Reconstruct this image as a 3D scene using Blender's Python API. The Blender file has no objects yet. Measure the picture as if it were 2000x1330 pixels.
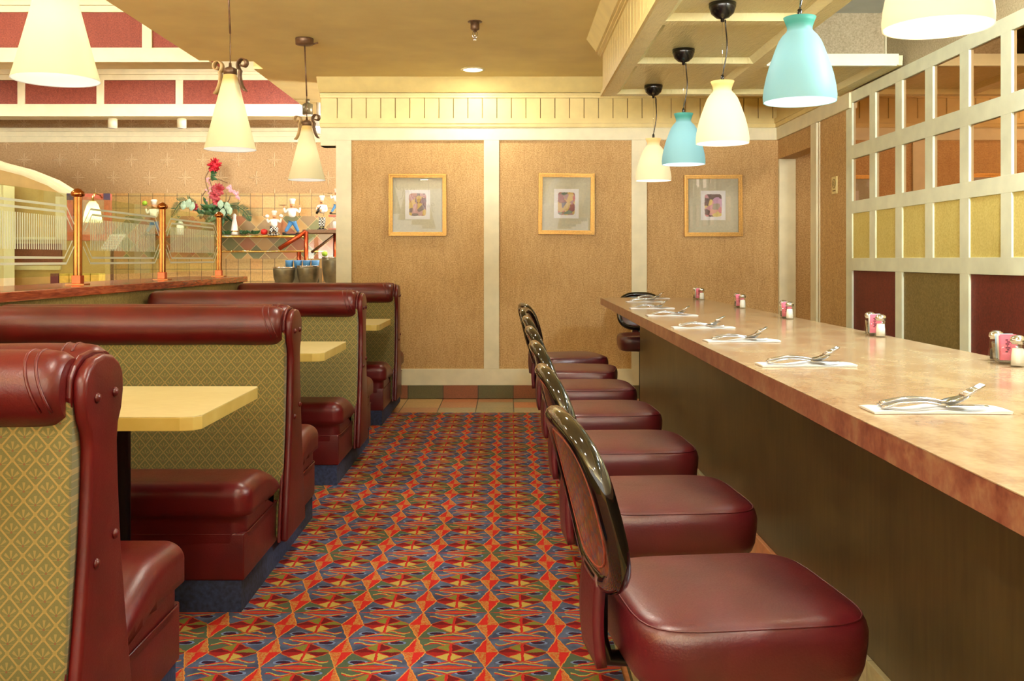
import bpy, bmesh, math, random
from mathutils import Vector, Matrix
R = math.radians
PI = math.pi
random.seed(7)
scene = bpy.context.scene
col = scene.collection

# ------------------------------------------------------------------ camera
cd = bpy.data.cameras.new('camera'); cam = bpy.data.objects.new('camera', cd); col.objects.link(cam)
cam.location = (0, 0, 1.21); cam.rotation_euler = (R(90), 0, 0)
cd.sensor_fit = 'HORIZONTAL'; cd.sensor_width = 36; cd.lens = 36 * 1880 / 2000
cd.shift_x = .005; cd.shift_y = -.079; cd.clip_start = .05
scene.camera = cam
# ------------------------------------------------------------------ world + exposure
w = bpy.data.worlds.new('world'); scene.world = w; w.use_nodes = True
_nt = w.node_tree; _bg = _nt.nodes['Background']          # invented daylight, boosted below the horizon to light the ceiling through the rear openings
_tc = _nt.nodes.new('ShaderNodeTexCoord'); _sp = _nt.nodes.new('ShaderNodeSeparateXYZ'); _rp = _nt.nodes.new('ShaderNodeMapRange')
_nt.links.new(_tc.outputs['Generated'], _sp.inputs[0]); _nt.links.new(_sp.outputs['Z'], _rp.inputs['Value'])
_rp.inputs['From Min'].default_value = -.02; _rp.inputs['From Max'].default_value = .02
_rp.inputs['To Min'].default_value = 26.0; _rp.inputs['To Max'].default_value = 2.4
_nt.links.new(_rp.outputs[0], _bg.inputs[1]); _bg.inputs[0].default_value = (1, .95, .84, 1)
vs = scene.view_settings
vs.view_transform = 'Standard'; vs.look = 'None'; vs.exposure = 0.45; vs.gamma = 1; vs.use_curve_mapping = False
cy = scene.cycles
cy.use_denoising = True
cy.max_bounces = 8; cy.diffuse_bounces = 4; cy.glossy_bounces = 4; cy.transmission_bounces = 6; cy.transparent_max_bounces = 12
cy.caustics_reflective = False; cy.caustics_refractive = False; cy.sample_clamp_indirect = 3
cy.blur_glossy = .5

def lamp(name, kind, loc, energy, color=(1, .86, .64), size=.1, rot=(0, 0, 0), spot=100, blend=.6):
    d = bpy.data.lights.new(name, kind); d.energy = energy; d.color = color
    if kind == 'AREA': d.shape = 'DISK'; d.size = size
    elif kind == 'SPOT': d.shadow_soft_size = size; d.spot_size = R(spot); d.spot_blend = blend
    else: d.shadow_soft_size = size
    o = bpy.data.objects.new(name, d); col.objects.link(o); o.location = loc; o.rotation_euler = rot
    return o

WARM = (1, .85, .60)
# first is the recessed can in view, the rest unseen lamps added for light
CANS_AND_FILLS = [(-.28, 7.92), (-.28, 4.3), (-.28, 1.6), (-.28, -1.2), (-1.6, .3), (-1.6, -2.0), (1.9, .2), (1.9, -2.2)]
E_CAN_FILL = 22
for i, (x, y) in enumerate(CANS_AND_FILLS):
    lamp('can_and_fill_light', 'AREA', (x, y, 2.762), E_CAN_FILL * (1.0 if i else .38), (1, .93, .78), .16)
# left dining room and buffet: unseen lamps added to brighten them
for (x, y, z, e) in [(-4.2, 2.0, 3.5, 26), (-4.2, 5.0, 3.5, 24), (-6.2, 4.0, 3.5, 26), (-4.0, 9.2, 3.5, 26), (-6.5, 9.2, 3.5, 26)]:
    lamp('dining_fill', 'AREA', (x, y, z), e, (1, .94, .80), .5)
# work aisle behind the counter: unseen cool white lamps added, no fixtures
lamp('aisle_fill', 'POINT', (1.95, 3.0, 2.35), 120, (.86, .95, 1), .12)
lamp('aisle_fill', 'AREA', (1.95, 1.6, 2.74), 12, (.9, .97, 1), .5)
# corridor past the door: unseen fill lamp without a fixture
lamp('corridor_fill', 'AREA', (3.3, 7.2, 2.5), 14, (1, .85, .65), .3)

# ------------------------------------------------------------------ node helpers
def lin(c):
    return tuple(((v / 255) / 12.92 if v / 255 <= .04045 else ((v / 255 + .055) / 1.055) ** 2.4) for v in c) + (1,)

class V:
    def __init__(s, nt, k): s.nt = nt; s.k = k
    def _m(s, op, *o, clamp=False):
        n = s.nt.nodes.new('ShaderNodeMath'); n.operation = op; n.use_clamp = clamp
        for i, a in enumerate((s,) + o):
            if isinstance(a, V): s.nt.links.new(a.k, n.inputs[i])
            else: n.inputs[i].default_value = a
        return V(s.nt, n.outputs[0])
    def __add__(s, o): return s._m('ADD', o)
    def __sub__(s, o): return s._m('SUBTRACT', o)
    def __mul__(s, o): return s._m('MULTIPLY', o)
    def __truediv__(s, o): return s._m('DIVIDE', o)
    def abs(s): return s._m('ABSOLUTE')
    def floor(s): return s._m('FLOOR')
    def fract(s): return s._m('FRACT')
    def sin(s): return s._m('SINE')
    def cos(s): return s._m('COSINE')
    def lt(s, o): return s._m('LESS_THAN', o)
    def gt(s, o): return s._m('GREATER_THAN', o)
    def mn(s, o): return s._m('MINIMUM', o)
    def mx(s, o): return s._m('MAXIMUM', o)
    def pw(s, o): return s._m('POWER', o)
    def sqrt(s): return s._m('SQRT')
    def atan2(s, o): return s._m('ARCTAN2', o)
    def inv(s): return s * -1 + 1

class Mat:
    def __init__(s, name):
        s.m = bpy.data.materials.new(name); s.m.use_nodes = True; s.nt = s.m.node_tree
        s.b = s.nt.nodes['Principled BSDF']
    def n(s, t, **kw):
        nd = s.nt.nodes.new(t)
        for k, v in kw.items(): setattr(nd, k, v)
        return nd
    def coord(s, kind='Object'):
        tc = s.n('ShaderNodeTexCoord'); return tc.outputs[kind]
    def xyz(s, kind='Object'):
        sp = s.n('ShaderNodeSeparateXYZ'); s.nt.links.new(s.coord(kind), sp.inputs[0])
        return [V(s.nt, sp.outputs[i]) for i in range(3)]
    def comb(s, x, y, z=0):
        c = s.n('ShaderNodeCombineXYZ')
        for i, a in enumerate((x, y, z)):
            if isinstance(a, V): s.nt.links.new(a.k, c.inputs[i])
            else: c.inputs[i].default_value = a
        return c.outputs[0]
    def noise(s, scale, detail=3, vec=None, rough=.5, stretch=None, dist=0):
        nn = s.n('ShaderNodeTexNoise'); nn.inputs['Scale'].default_value = scale
        nn.inputs['Detail'].default_value = detail; nn.inputs['Roughness'].default_value = rough
        nn.inputs['Distortion'].default_value = dist
        vec = vec or s.coord()
        if stretch:
            mp = s.n('ShaderNodeMapping'); mp.inputs['Scale'].default_value = stretch
            s.nt.links.new(vec, mp.inputs[0]); vec = mp.outputs[0]
        s.nt.links.new(vec, nn.inputs['Vector'])
        return V(s.nt, nn.outputs['Fac'])
    def white(s, vec):
        wn = s.n('ShaderNodeTexWhiteNoise'); wn.noise_dimensions = '3D'
        s.nt.links.new(vec, wn.inputs[0]); return V(s.nt, wn.outputs[0])
    def ramp(s, fac, stops, interp='LINEAR'):
        r = s.n('ShaderNodeValToRGB'); cr = r.color_ramp; cr.interpolation = interp
        while len(cr.elements) < len(stops): cr.elements.new(.5)
        for e, (p, c) in zip(cr.elements, stops): e.position = p; e.color = lin(c) if max(c) > 1 else tuple(c) + (1,)
        s.nt.links.new(fac.k, r.inputs[0]); return r.outputs[0]
    def mix(s, fac, a, b, blend='MIX'):
        mx = s.n('ShaderNodeMix'); mx.data_type = 'RGBA'; mx.blend_type = blend
        ia, ib = mx.inputs[6], mx.inputs[7]
        if isinstance(fac, V): s.nt.links.new(fac.k, mx.inputs[0])
        else: mx.inputs[0].default_value = fac
        for i, a_ in ((ia, a), (ib, b)):
            if isinstance(a_, tuple): i.default_value = lin(a_) if len(a_) == 3 else a_
            else: s.nt.links.new(a_, i)
        return mx.outputs[2]
    def set(s, color=None, rough=None, metal=None, **kw):
        if color is not None:
            if isinstance(color, tuple): s.b.inputs['Base Color'].default_value = lin(color) if len(color) == 3 else color
            else: s.nt.links.new(color, s.b.inputs['Base Color'])
        if rough is not None:
            if isinstance(rough, V): s.nt.links.new(rough.k, s.b.inputs['Roughness'])
            else: s.b.inputs['Roughness'].default_value = rough
        if metal is not None: s.b.inputs['Metallic'].default_value = metal
        for k, v in kw.items(): s.b.inputs[k.replace('_', ' ')].default_value = v
        return s
    def bump(s, h, strength=.2, dist=.01):
        b = s.n('ShaderNodeBump'); b.inputs['Strength'].default_value = strength; b.inputs['Distance'].default_value = dist
        s.nt.links.new(h.k, b.inputs['Height']); s.nt.links.new(b.outputs[0], s.b.inputs['Normal']); return s

def simple(name, c, rough=.5, metal=0, var=.08, scale=30, bump=0, bscale=None, **kw):
    m = Mat(name); nz = m.noise(scale, 3)
    dark = tuple(max(0, int(v * (1 - var))) for v in c); lite = tuple(min(255, int(v * (1 + var))) for v in c)
    m.set(m.ramp(nz, [(.3, dark), (.7, lite)]), rough, metal, **kw)
    if bump: m.bump(m.noise(bscale or scale * 4, 3), bump, .004)
    return m.m

def leather(name, c):
    m = Mat(name); n1 = m.noise(7, 2); n2 = m.noise(260, 2); n3 = m.noise(14, 3, dist=.6)
    m.set(m.ramp(n1, [(.3, tuple(int(v * .88) for v in c)), (.7, tuple(min(255, int(v * 1.1)) for v in c))]), (n2 * .18) + .27, 0)
    m.b.inputs['Specular IOR Level'].default_value = .55
    m.bump(n2 * .25 + n3 * .75, .22, .006); return m.m

def cork(name, c1, c2, c3, bstr=.25):
    m = Mat(name)
    n1 = m.noise(95, 5, rough=.72); n2 = m.noise(34, 4, stretch=(1, 1, .22)); n3 = m.noise(2.5, 2)
    f = n1 * .76 + n2 * .13 + n3 * .11
    m.set(m.ramp(f, [(.38, c1), (.5, c2), (.63, c3)]), .62, 0); m.bump(n1, bstr, .004); return m.m

# palette -----------------------------------------------------------------
MT = {}
MT['cream'] = simple('cream_paint', (234, 226, 188), .42, var=.03, scale=8, bump=.06, bscale=120)
MT['mint'] = simple('pale_green_cream_paint', (236, 240, 210), .42, var=.03, scale=8, bump=.06, bscale=120)
MT['cream_y'] = simple('butter_paint', (232, 212, 144), .40, var=.03, scale=8, bump=.05, bscale=120)
MT['groove'] = simple('groove_shadow', (120, 96, 50), .8, var=.1)
MT['ceiling'] = simple('ceiling_paint', (250, 234, 170), .62, var=.03, scale=3, bump=.12, bscale=160)
MT['ceil_white'] = simple('white_ceiling', (222, 228, 226), .7, var=.03, scale=5)
MT['cork'] = cork('brown_cork_wallpaper', (160, 122, 68), (196, 157, 98), (218, 184, 128))
MT['cork_grey'] = cork('grey_tan_wallpaper', (168, 150, 116), (192, 174, 138), (210, 194, 160), .15)
MT['red_panel'] = cork('terracotta_panel', (112, 46, 32), (138, 60, 42), (158, 80, 58), .1)
MT['burg_panel'] = cork('burgundy_panel', (84, 26, 16), (102, 34, 22), (120, 46, 30), .06)
MT['olive_panel'] = cork('olive_panel', (104, 88, 42), (122, 104, 56), (142, 124, 74), .06)
MT['yellow_panel'] = cork('yellow_panel', (206, 186, 100), (220, 202, 116), (230, 214, 134), .04)
MT['leather'] = leather('burgundy_vinyl', (84, 11, 12))
MT['leather2'] = leather('burgundy_stool_vinyl', (78, 14, 24)); MT['leather2'].node_tree.nodes['Principled BSDF'].inputs['Specular IOR Level'].default_value = .8
MT['kick'] = simple('navy_carpet_base', (42, 50, 78), .9, var=.25, scale=60)
MT['black'] = simple('black_metal', (14, 13, 12), .4, var=.1)
MT['blackgloss'] = simple('black_lacquer', (12, 10, 9), .08, var=.1, Coat_Weight=.6, Coat_Roughness=.03)
MT['blackplastic'] = simple('black_plastic', (10, 9, 9), .22, var=.1)
MT['brass'] = simple('polished_brass', (168, 104, 56), .16, 1, var=.06)
MT['brass_y'] = simple('yellow_brass', (226, 190, 108), .18, 1, var=.06)
MT['copper'] = simple('copper_tube', (196, 88, 50), .25, .85, var=.08)
MT['bronze'] = simple('brown_bronze', (104, 78, 54), .42, .4, var=.12, scale=60)
MT['scroll'] = simple('tan_scroll_metal', (190, 160, 112), .45, .2, var=.06)
MT['chrome'] = simple('chrome', (222, 224, 226), .12, 1, var=.03)
MT['steel'] = simple('cutlery_steel', (214, 216, 220), .14, 1, var=.03)
MT['gold'] = simple('gold_frame', (186, 140, 68), .38, .55, var=.12, scale=90)
MT['white'] = simple('white_ceramic', (236, 234, 226), .35, var=.02)
MT['napkin'] = simple('white_napkin', (222, 222, 220), .85, var=.02, bump=.1, bscale=300)
MT['mat_board'] = simple('beige_mat', (196, 190, 162), .8, var=.03, scale=60)
MT['mat_white'] = simple('white_mat', (232, 230, 228), .8, var=.02)
MT['salt'] = simple('salt', (240, 238, 230), .9, var=.03)
MT['pepper'] = simple('pepper', (52, 44, 36), .9, var=.3, scale=300)
MT['packet_pink'] = simple('pink_paper', (236, 122, 150), .6, var=.04)
MT['packet_blue'] = simple('pale_blue_paper', (176, 208, 228), .6, var=.05)
MT['packet_white'] = simple('white_paper', (240, 240, 236), .6, var=.02)
MT['ink'] = simple('dark_ink', (96, 28, 60), .6)
MT['blue_cup'] = simple('blue_plastic', (82, 140, 196), .35, var=.05)
MT['pot'] = simple('dark_pewter', (112, 108, 88), .32, .55, var=.15, scale=12)
MT['leaf'] = simple('dark_leaf', (38, 74, 38), .45, var=.35, scale=25)
MT['leaf_pale'] = simple('pale_leaf', (142, 168, 142), .5, var=.12, scale=25)
MT['stem'] = simple('brown_stem', (112, 84, 56), .6, var=.2)
MT['petal_red'] = simple('crimson_petal', (196, 34, 52), .5, var=.2, scale=60)
MT['petal_pink'] = simple('pink_petal', (222, 146, 160), .5, var=.12, scale=60)
MT['petal_maroon'] = simple('maroon_petal', (140, 30, 40), .5, var=.2, scale=60)
MT['apple_green'] = simple('green_apple', (150, 190, 50), .3, var=.1)
MT['apple_red'] = simple('red_fruit', (200, 36, 26), .3, var=.1)
MT['skin'] = simple('painted_skin', (224, 160, 112), .45, var=.05)
MT['jacket'] = simple('white_painted_jacket', (238, 234, 222), .4, var=.04)
MT['blue_trouser'] = simple('blue_painted_trousers', (66, 128, 184), .45, var=.08)
MT['terra'] = simple('terracotta_frame', (186, 96, 74), .5, var=.08)
MT['navy'] = simple('navy_block', (46, 32, 76), .5, var=.1)
MT['mauve'] = simple('mauve_poster', (190, 152, 138), .4, var=.06)
MT['yellow'] = simple('yellow_block', (226, 200, 92), .5, var=.06)
MT['plum'] = simple('plum_block', (92, 28, 40), .5, var=.06)
MT['wall_gold'] = simple('ochre_wall', (198, 172, 112), .7, var=.06, scale=6)
MT['acrylic_white'] = simple('printed_card', (222, 216, 214), .4, var=.05)
MT['hall_wall'] = simple('dining_wall', (206, 176, 118), .75, var=.05, scale=5)

m = Mat('checked_trousers'); x, y, z = m.xyz()
ck = (((x + y) * 60).floor() + (z * 60).floor()) / 2
m.set(m.mix(ck.fract().gt(.25), (20, 20, 20), (232, 228, 218)), .5); MT['check'] = m.m

# laminate table top, counter top
m = Mat('pale_yellow_laminate'); n1 = m.noise(60, 4, stretch=(.4, 2.2, 1)); n2 = m.noise(5, 3)
m.set(m.ramp(n1 * .6 + n2 * .4, [(.35, (206, 188, 126)), (.65, (220, 204, 148))]), .3); MT['laminate'] = m.m
m = Mat('yellow_table_edge'); n1 = m.noise(9, 3)
m.set(m.ramp(n1, [(.3, (196, 168, 84)), (.7, (210, 186, 104))]), .4); MT['lam_edge'] = m.m
m = Mat('mottled_tan_laminate')
n1 = m.noise(9, 5, stretch=(1.2, .8, 1), rough=.6, dist=.4); n2 = m.noise(90, 4)
f = n1 * .75 + n2 * .25
m.set(m.ramp(f, [(.36, (156, 124, 96)), (.47, (170, 142, 110)), (.55, (180, 156, 122)), (.66, (184, 168, 130))]), n2 * .08 + .13)
m.b.inputs['Specular IOR Level'].default_value = .6; MT['counter'] = m.m
m = Mat('mottled_red_brown_edge'); n1 = m.noise(16, 5, rough=.6); n2 = m.noise(90, 4)
m.set(m.ramp(n1 * .7 + n2 * .3, [(.36, (102, 52, 40)), (.5, (130, 80, 60)), (.64, (146, 110, 80))]), .3); MT['counter_edge'] = m.m
m = Mat('bronze_brown_laminate'); n1 = m.noise(3, 3); n2 = m.noise(50, 4, stretch=(1, 1, .1))
m.set(m.ramp(n1 * .6 + n2 * .4, [(.36, (62, 50, 28)), (.64, (88, 74, 44))]), .36); MT['counter_base'] = m.m

# reddish wood ledge
m = Mat('cherry_wood'); n1 = m.noise(14, 5, stretch=(6, .6, 6), dist=.8); n2 = m.noise(3, 2)
m.set(m.ramp(n1 * .8 + n2 * .2, [(.35, (120, 46, 22)), (.5, (150, 66, 34)), (.65, (178, 90, 50))]), .22, Coat_Weight=.3); MT['wood'] = m.m

# glossy brushed yellow paint on the coffer
m = Mat('glossy_brushed_paint'); n1 = m.noise(7, 5, stretch=(1, .18, 1), dist=1.6); n2 = m.noise(40, 3, stretch=(3, .4, 1))
m.set((248, 242, 186), .14, 0); m.bump(n1 * .7 + n2 * .3, .5, .02); MT['coffer'] = m.m

# booth fabric: gold lattice with small fan motif
m = Mat('gold_lattice_fabric'); x, y, z = m.xyz()
a = x / .047 + z / .054; b = x / .047 - z / .054
fa = ((a + .5).fract() - .5).abs(); fb = ((b + .5).fract() - .5).abs()
line = fa.lt(.052)._m('MAXIMUM', fb.lt(.052))
ca = a.fract() - .5; cb = b.fract() - .5
uu = (ca + cb) * .5; vv = (ca - cb) * .5 + .16
th = uu.atan2(vv); rr = (uu * uu + vv * vv).sqrt()
pet = ((th * 7).cos().gt(.25) * rr.lt(.34)) * (rr.gt(.06) * vv.gt(-.02))
knot = (fa * fa + fb * fb).sqrt().lt(.13)
dot = rr.lt(.045)
wv = m.noise(500, 2)
base = m.mix(wv * .8, (88, 86, 42), (114, 108, 62))
c = m.mix(pet * .5, base, (160, 134, 74)); c = m.mix(line * .8, c, (158, 130, 70)); c = m.mix(knot, c, (136, 118, 62)); c = m.mix(dot * .7, c, (124, 62, 34))
m.set(c, .8); m.b.inputs['Sheen Weight'].default_value = .2; m.bump(line * .6 + wv * .4, .25, .002); MT['fabric'] = m.m

# carpet ------------------------------------------------------------------
m = Mat('star_patterned_carpet'); X_, Y_, Z_ = m.xyz()
p = .2215
nx = m.noise(55, 2); ny = m.noise(60, 2, vec=m.comb(Y_, X_, 0))
x = (X_ - .158) / p + (nx - .5) * .05; y = (Y_ - 2.833) / p + (ny - .5) * .05
u = (x + .5).fract() - .5; v = (y + .5).fract() - .5
iu = (x + .5).floor(); iv = (y + .5).floor()
r = u.abs(); s = v.abs()
su = u.gt(0); sv = v.gt(0)
same = (u * v).gt(0)
par = ((iu + iv * 2) / 3).fract().lt(.2)
wn = m.white(m.comb(iu, iv, su + sv * 2))
blue = m.ramp(m.noise(14, 3), [(.35, (54, 64, 88)), (.65, (82, 96, 122))])
teal = m.mix(.5, (44, 74, 70), (92, 100, 62))
c = m.mix(par * wn.lt(.8), blue, teal)
RED = (170, 34, 30); ORG = (160, 78, 40); YEL = (172, 152, 72); OLV = (112, 112, 44); MAR = (100, 14, 20); DK = (44, 20, 44)
wave = s - .2 - ((r * 17 + wn * 5).sin() * .045)
c = m.mix(wave.abs().lt(.014) * same.inv() * r.gt(.12), c, YEL)
c = m.mix((wave - .03).abs().lt(.014) * same.inv() * r.gt(.12), c, RED)
rr = (((r - .27) / .10).pw(2) + ((s - .17) / .05).pw(2))
c = m.mix(rr.lt(1) * same, c, DK)
c = m.mix(rr.gt(1) * rr.lt(1.8) * same, c, (104, 122, 160))
c = m.mix((s - r * .30).abs().lt(.014) * r.gt(.18), c, YEL)
c = m.mix((s - r * .38).abs().lt(.016) * r.gt(.24), c, RED)
c = m.mix(s.lt(r * .15), c, RED); c = m.mix(s.lt(r * .06), c, ORG)
# corner triangles
lim = s + r * .85
cr = lim.gt(.61)
du = r * -1 + .5; dv = s * -1 + .5
lower = dv.lt(du * .75)
quad = m.white(m.comb(su + sv * 2, par, 9))
cc_up = m.mix(su, m.mix(sv, MAR, YEL), m.mix(sv, OLV, YEL))
cc_lo = m.mix(su, m.mix(sv, OLV, MAR), m.mix(sv, MAR, (140, 24, 22)))
c = m.mix(cr, c, m.mix(lower, cc_up, cc_lo))
c = m.mix((dv - du * .75).abs().lt(.014) * cr, c, RED)
c = m.mix(du.lt(.02) * s.gt(.2), c, RED)
c = m.mix((lim - .61).abs().lt(.013) * r.gt(.17), c, ORG)
# upright wedges of every star
wd = r.lt(s * .33)
c = m.mix(wd, c, m.mix(same, m.mix(m.noise(160, 3).gt(.5), (178, 84, 40), (172, 122, 62)), (184, 36, 30)))
c = m.mix((r - s * .33).abs().lt(.008), c, (200, 130, 60))
sp = m.noise(420, 2)
c = m.mix((sp - .3) * .55, c, (70, 36, 22))
m.set(c, .95); m.b.inputs['Specular IOR Level'].default_value = .15
m.bump(sp, .5, .004); MT['carpet'] = m.m

# tile floor + base
def tilemat(name, axes, pitch, off, grout=.012, cols=None, vcell=True, rough=.45):
    m = Mat(name); c3 = m.xyz(); a, b = c3[axes[0]], c3[axes[1]]
    a = (a - off[0]) / pitch[0]; b = (b - off[1]) / pitch[1]
    wn = m.white(m.comb(a.floor(), b.floor(), 3.7)); n = m.noise(9, 4); n2 = m.noise(45, 3)
    k = len(cols); c = m.ramp(wn, [(i / k, cc) for i, cc in enumerate(cols)], 'CONSTANT')
    c = m.mix(n * .55, c, (196, 150, 96)); c = m.mix((n2 - .4) * .8, c, (92, 74, 46))
    g = ((a.fract() - .5).abs().gt(.5 - grout / pitch[0] / 2))._m('MAXIMUM', (b.fract() - .5).abs().gt(.5 - grout / pitch[1] / 2 * (.35 if vcell else 1)))
    c = m.mix(g, c, (84, 74, 52)); m.set(c, rough); m.bump(n2 - g * .6, .3, .004); return m.m
MT['tile'] = tilemat('slate_floor_tile', (0, 1), (.3044, .3044), (.055, 7.56), .008,
                     [(196, 120, 80), (146, 148, 110), (206, 172, 112), (158, 154, 120), (188, 130, 92), (134, 142, 112)])
MT['tile_wall'] = tilemat('ochre_wall_tile', (0, 2), (.152, .152), (.0, 1.85), .006,
                          [(206, 172, 104), (212, 178, 112), (196, 166, 104), (204, 160, 92), (186, 164, 104)], False, .4)
m = Mat('slate_base_tile'); x, y, z = m.xyz(); a = (x - .055) / .3044; wn = m.white(m.comb(a.floor(), 1, 2))
evn = (a.floor() / 2).fract().gt(.25); n = m.noise(16, 5); n2 = m.noise(120, 3)
c = m.mix(evn, (158, 92, 56), (96, 100, 60)); c = m.mix(n * .5, c, (120, 82, 50)); c = m.mix((n2 - .42), c, (60, 50, 34))
c = m.mix((a.fract() - .5).abs().gt(.488), c, (70, 58, 38)); m.set(c, .6); m.bump(n2, .4, .004); MT['base_tile'] = m.m
# diamond tile band (harlequin)
m = Mat('harlequin_tile'); x, y, z = m.xyz(); q = .215
a = ((x + z) / q); b = ((x - z) / q); wn = m.white(m.comb(a.floor(), b.floor(), 5)); n = m.noise(14, 4)
c = m.ramp(wn, [(0, (176, 112, 76)), (.2, (112, 124, 78)), (.45, (196, 158, 96)), (.62, (146, 122, 84)), (.8, (96, 108, 72)), (.9, (160, 92, 66))], 'CONSTANT')
c = m.mix(n * .25, c, (188, 150, 90)); g = (a.fract() - .5).abs().gt(.475)._m('MAXIMUM', (b.fract() - .5).abs().gt(.475))
c = m.mix(g, c, (196, 174, 120)); m.set(c, .4); MT['diamond'] = m.m
# far wall with embossed eight-point stars
m = Mat('star_embossed_wallpaper'); x, y, z = m.xyz(); q = .446
def star(ox, oz):
    a = ((x - ox) / q).fract() - .5; b = ((z - oz) / q).fract() - .5
    rr = (a * a + b * b).sqrt(); th = b.atan2(a)
    k4 = (th * 4).cos().abs().pw(4); k2 = (th * 2).cos().abs().pw(6)
    lim = k4 * .13 + k2 * .07 + .02
    return (lim - rr) / .05
st = star(0, 0).mx(star(q / 2, q / 2)).mx(0).mn(1)
n = m.noise(60, 4)
c = m.ramp(n, [(.35, (166, 134, 92)), (.65, (190, 160, 116))]); c = m.mix(st * .55, c, (214, 190, 150)); m.set(c, .7); m.bump(st + n * .12, .6, .02)
MT['star_wall'] = m.m

# glass-like materials
def glassmat(name, tint, refl=1.0, alpha_white=0.0, fac=None):
    m = Mat(name); nt = m.nt; nt.nodes.remove(m.b)
    out = nt.nodes['Material Output']
    tr = m.n('ShaderNodeBsdfTransparent'); tr.inputs[0].default_value = tint
    gl = m.n('ShaderNodeBsdfGlossy'); gl.inputs[0].default_value = (1, 1, 1, 1); gl.inputs['Roughness'].default_value = 0.0
    fr = m.n('ShaderNodeFresnel'); fr.inputs[0].default_value = 1.5
    mm = m.n('ShaderNodeMath', operation='MULTIPLY'); mm.inputs[1].default_value = refl; mm.use_clamp = True
    ge = m.n('ShaderNodeNewGeometry'); bf = V(nt, ge.outputs['Backfacing']).inv() * V(nt, fr.outputs[0])
    nt.links.new(bf.k, mm.inputs[0])
    mx = m.n('ShaderNodeMixShader'); nt.links.new(mm.outputs[0], mx.inputs[0]); nt.links.new(tr.outputs[0], mx.inputs[1]); nt.links.new(gl.outputs[0], mx.inputs[2])
    nt.links.new(mx.outputs[0], out.inputs[0]); return m.m
MT['glass'] = glassmat('clear_glass', (.97, .98, .96, 1), 1.0)
MT['picture_glass'] = glassmat('picture_glass', (.98, .98, .98, 1), 1.2)
MT['part_glass'] = glassmat('green_tinted_glass', (.86, .93, .80, 1), 1.2)
m = Mat('etched_glass'); nt = m.nt; out = nt.nodes['Material Output']
tr = m.n('ShaderNodeBsdfTransparent'); mx = m.n('ShaderNodeMixShader'); mx.inputs[0].default_value = .92
m.set((232, 238, 212), .6); nt.links.new(tr.outputs[0], mx.inputs[1]); nt.links.new(m.b.outputs[0], mx.inputs[2]); nt.links.new(mx.outputs[0], out.inputs[0]); MT['etch'] = m.m
m = Mat('bronze_mirror'); m.set((.70, .42, .23, 1), .02, 1.0); MT['mirror'] = m.m
# lamp shades: translucent glass lit by the bulb inside
def shade(name, c_out, em, em_c, neck=None, zneck=.24, wt=.55):
    m = Mat(name); nt = m.nt; out = nt.nodes['Material Output']; x, y, z = m.xyz()
    colr = m.mix(.0, c_out, c_out)
    if neck: colr = m.mix(((z - zneck) / .03).mx(0).mn(1), c_out, neck)
    m.set(colr, .5)
    tl = m.n('ShaderNodeBsdfTranslucent'); nt.links.new(colr, tl.inputs[0]); m.b.inputs['Specular IOR Level'].default_value = .3
    mx = m.n('ShaderNodeMixShader'); mx.inputs[0].default_value = wt
    nt.links.new(m.b.outputs[0], mx.inputs[1]); nt.links.new(tl.outputs[0], mx.inputs[2])
    e = m.n('ShaderNodeEmission'); e.inputs[0].default_value = em_c; e.inputs[1].default_value = em
    ad = m.n('ShaderNodeAddShader'); nt.links.new(mx.outputs[0], ad.inputs[0]); nt.links.new(e.outputs[0], ad.inputs[1])
    nt.links.new(ad.outputs[0], out.inputs[0]); return m.m
MT['shade_cone'] = shade('frosted_cream_glass', (236, 226, 176), .05, (1, .93, .68, 1), (232, 196, 110), .33, .55)
MT['shade_cream'] = shade('cream_shade_glass', (246, 232, 186), .12, (1, .92, .7, 1), (230, 194, 116), .235, .55)
MT['shade_blue'] = shade('turquoise_shade_glass', (140, 184, 182), .05, (.45, .74, .76, 1), (72, 148, 130), .235, .5)
MT['shade_in'] = shade('white_shade_lining', (226, 228, 236), .12, (.95, .96, 1, 1), None, 0, .6)
def emis(name, c, e):
    m = Mat(name); m.set((0, 0, 0, 1), 1); m.b.inputs['Emission Color'].default_value = c; m.b.inputs['Emission Strength'].default_value = e; return m.m
MT['lens'] = emis('lit_lens', (1, .97, .9, 1), 6)
# abstract prints
def abstract(name, seed, pal):
    m = Mat(name); x, y, z = m.xyz()
    vo = m.n('ShaderNodeTexVoronoi'); vo.inputs['Scale'].default_value = 22; nt = m.nt
    nz = m.noise(16, 3); vec = m.comb(x + nz * .05 + seed, z + nz * .06, seed)
    nt.links.new(vec, vo.inputs['Vector'])
    sp = m.n('ShaderNodeSeparateColor'); nt.links.new(vo.outputs['Color'], sp.inputs[0])
    c = m.ramp(V(nt, sp.outputs[0]), [(i / len(pal), q) for i, q in enumerate(pal)], 'CONSTANT')
    c = m.mix(m.noise(40, 3) * .45, c, (206, 150, 128)); m.set(c, .6); return m.m
MT['art1'] = abstract('abstract_print_mauve', 1.3, [(120, 100, 110), (176, 130, 110), (206, 180, 90), (90, 96, 104), (188, 150, 150)])
MT['art2'] = abstract('abstract_print_red', 4.1, [(40, 60, 80), (190, 80, 66), (70, 120, 100), (200, 170, 70), (150, 110, 110), (120, 40, 60)])
MT['art3'] = abstract('abstract_print_pink', 8.7, [(214, 160, 140), (150, 150, 130), (216, 200, 110), (200, 120, 130), (40, 40, 44), (206, 150, 160), (190, 150, 190)])
m = Mat('abstract_stool_laminate'); x, y, z = m.xyz()
vo = m.n('ShaderNodeTexVoronoi'); vo.inputs['Scale'].default_value = 7; nz = m.noise(6, 3)
m.nt.links.new(m.comb(x, y + nz * .12, z + nz * .1), vo.inputs['Vector']); sp = m.n('ShaderNodeSeparateColor'); m.nt.links.new(vo.outputs['Color'], sp.inputs[0])
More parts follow.
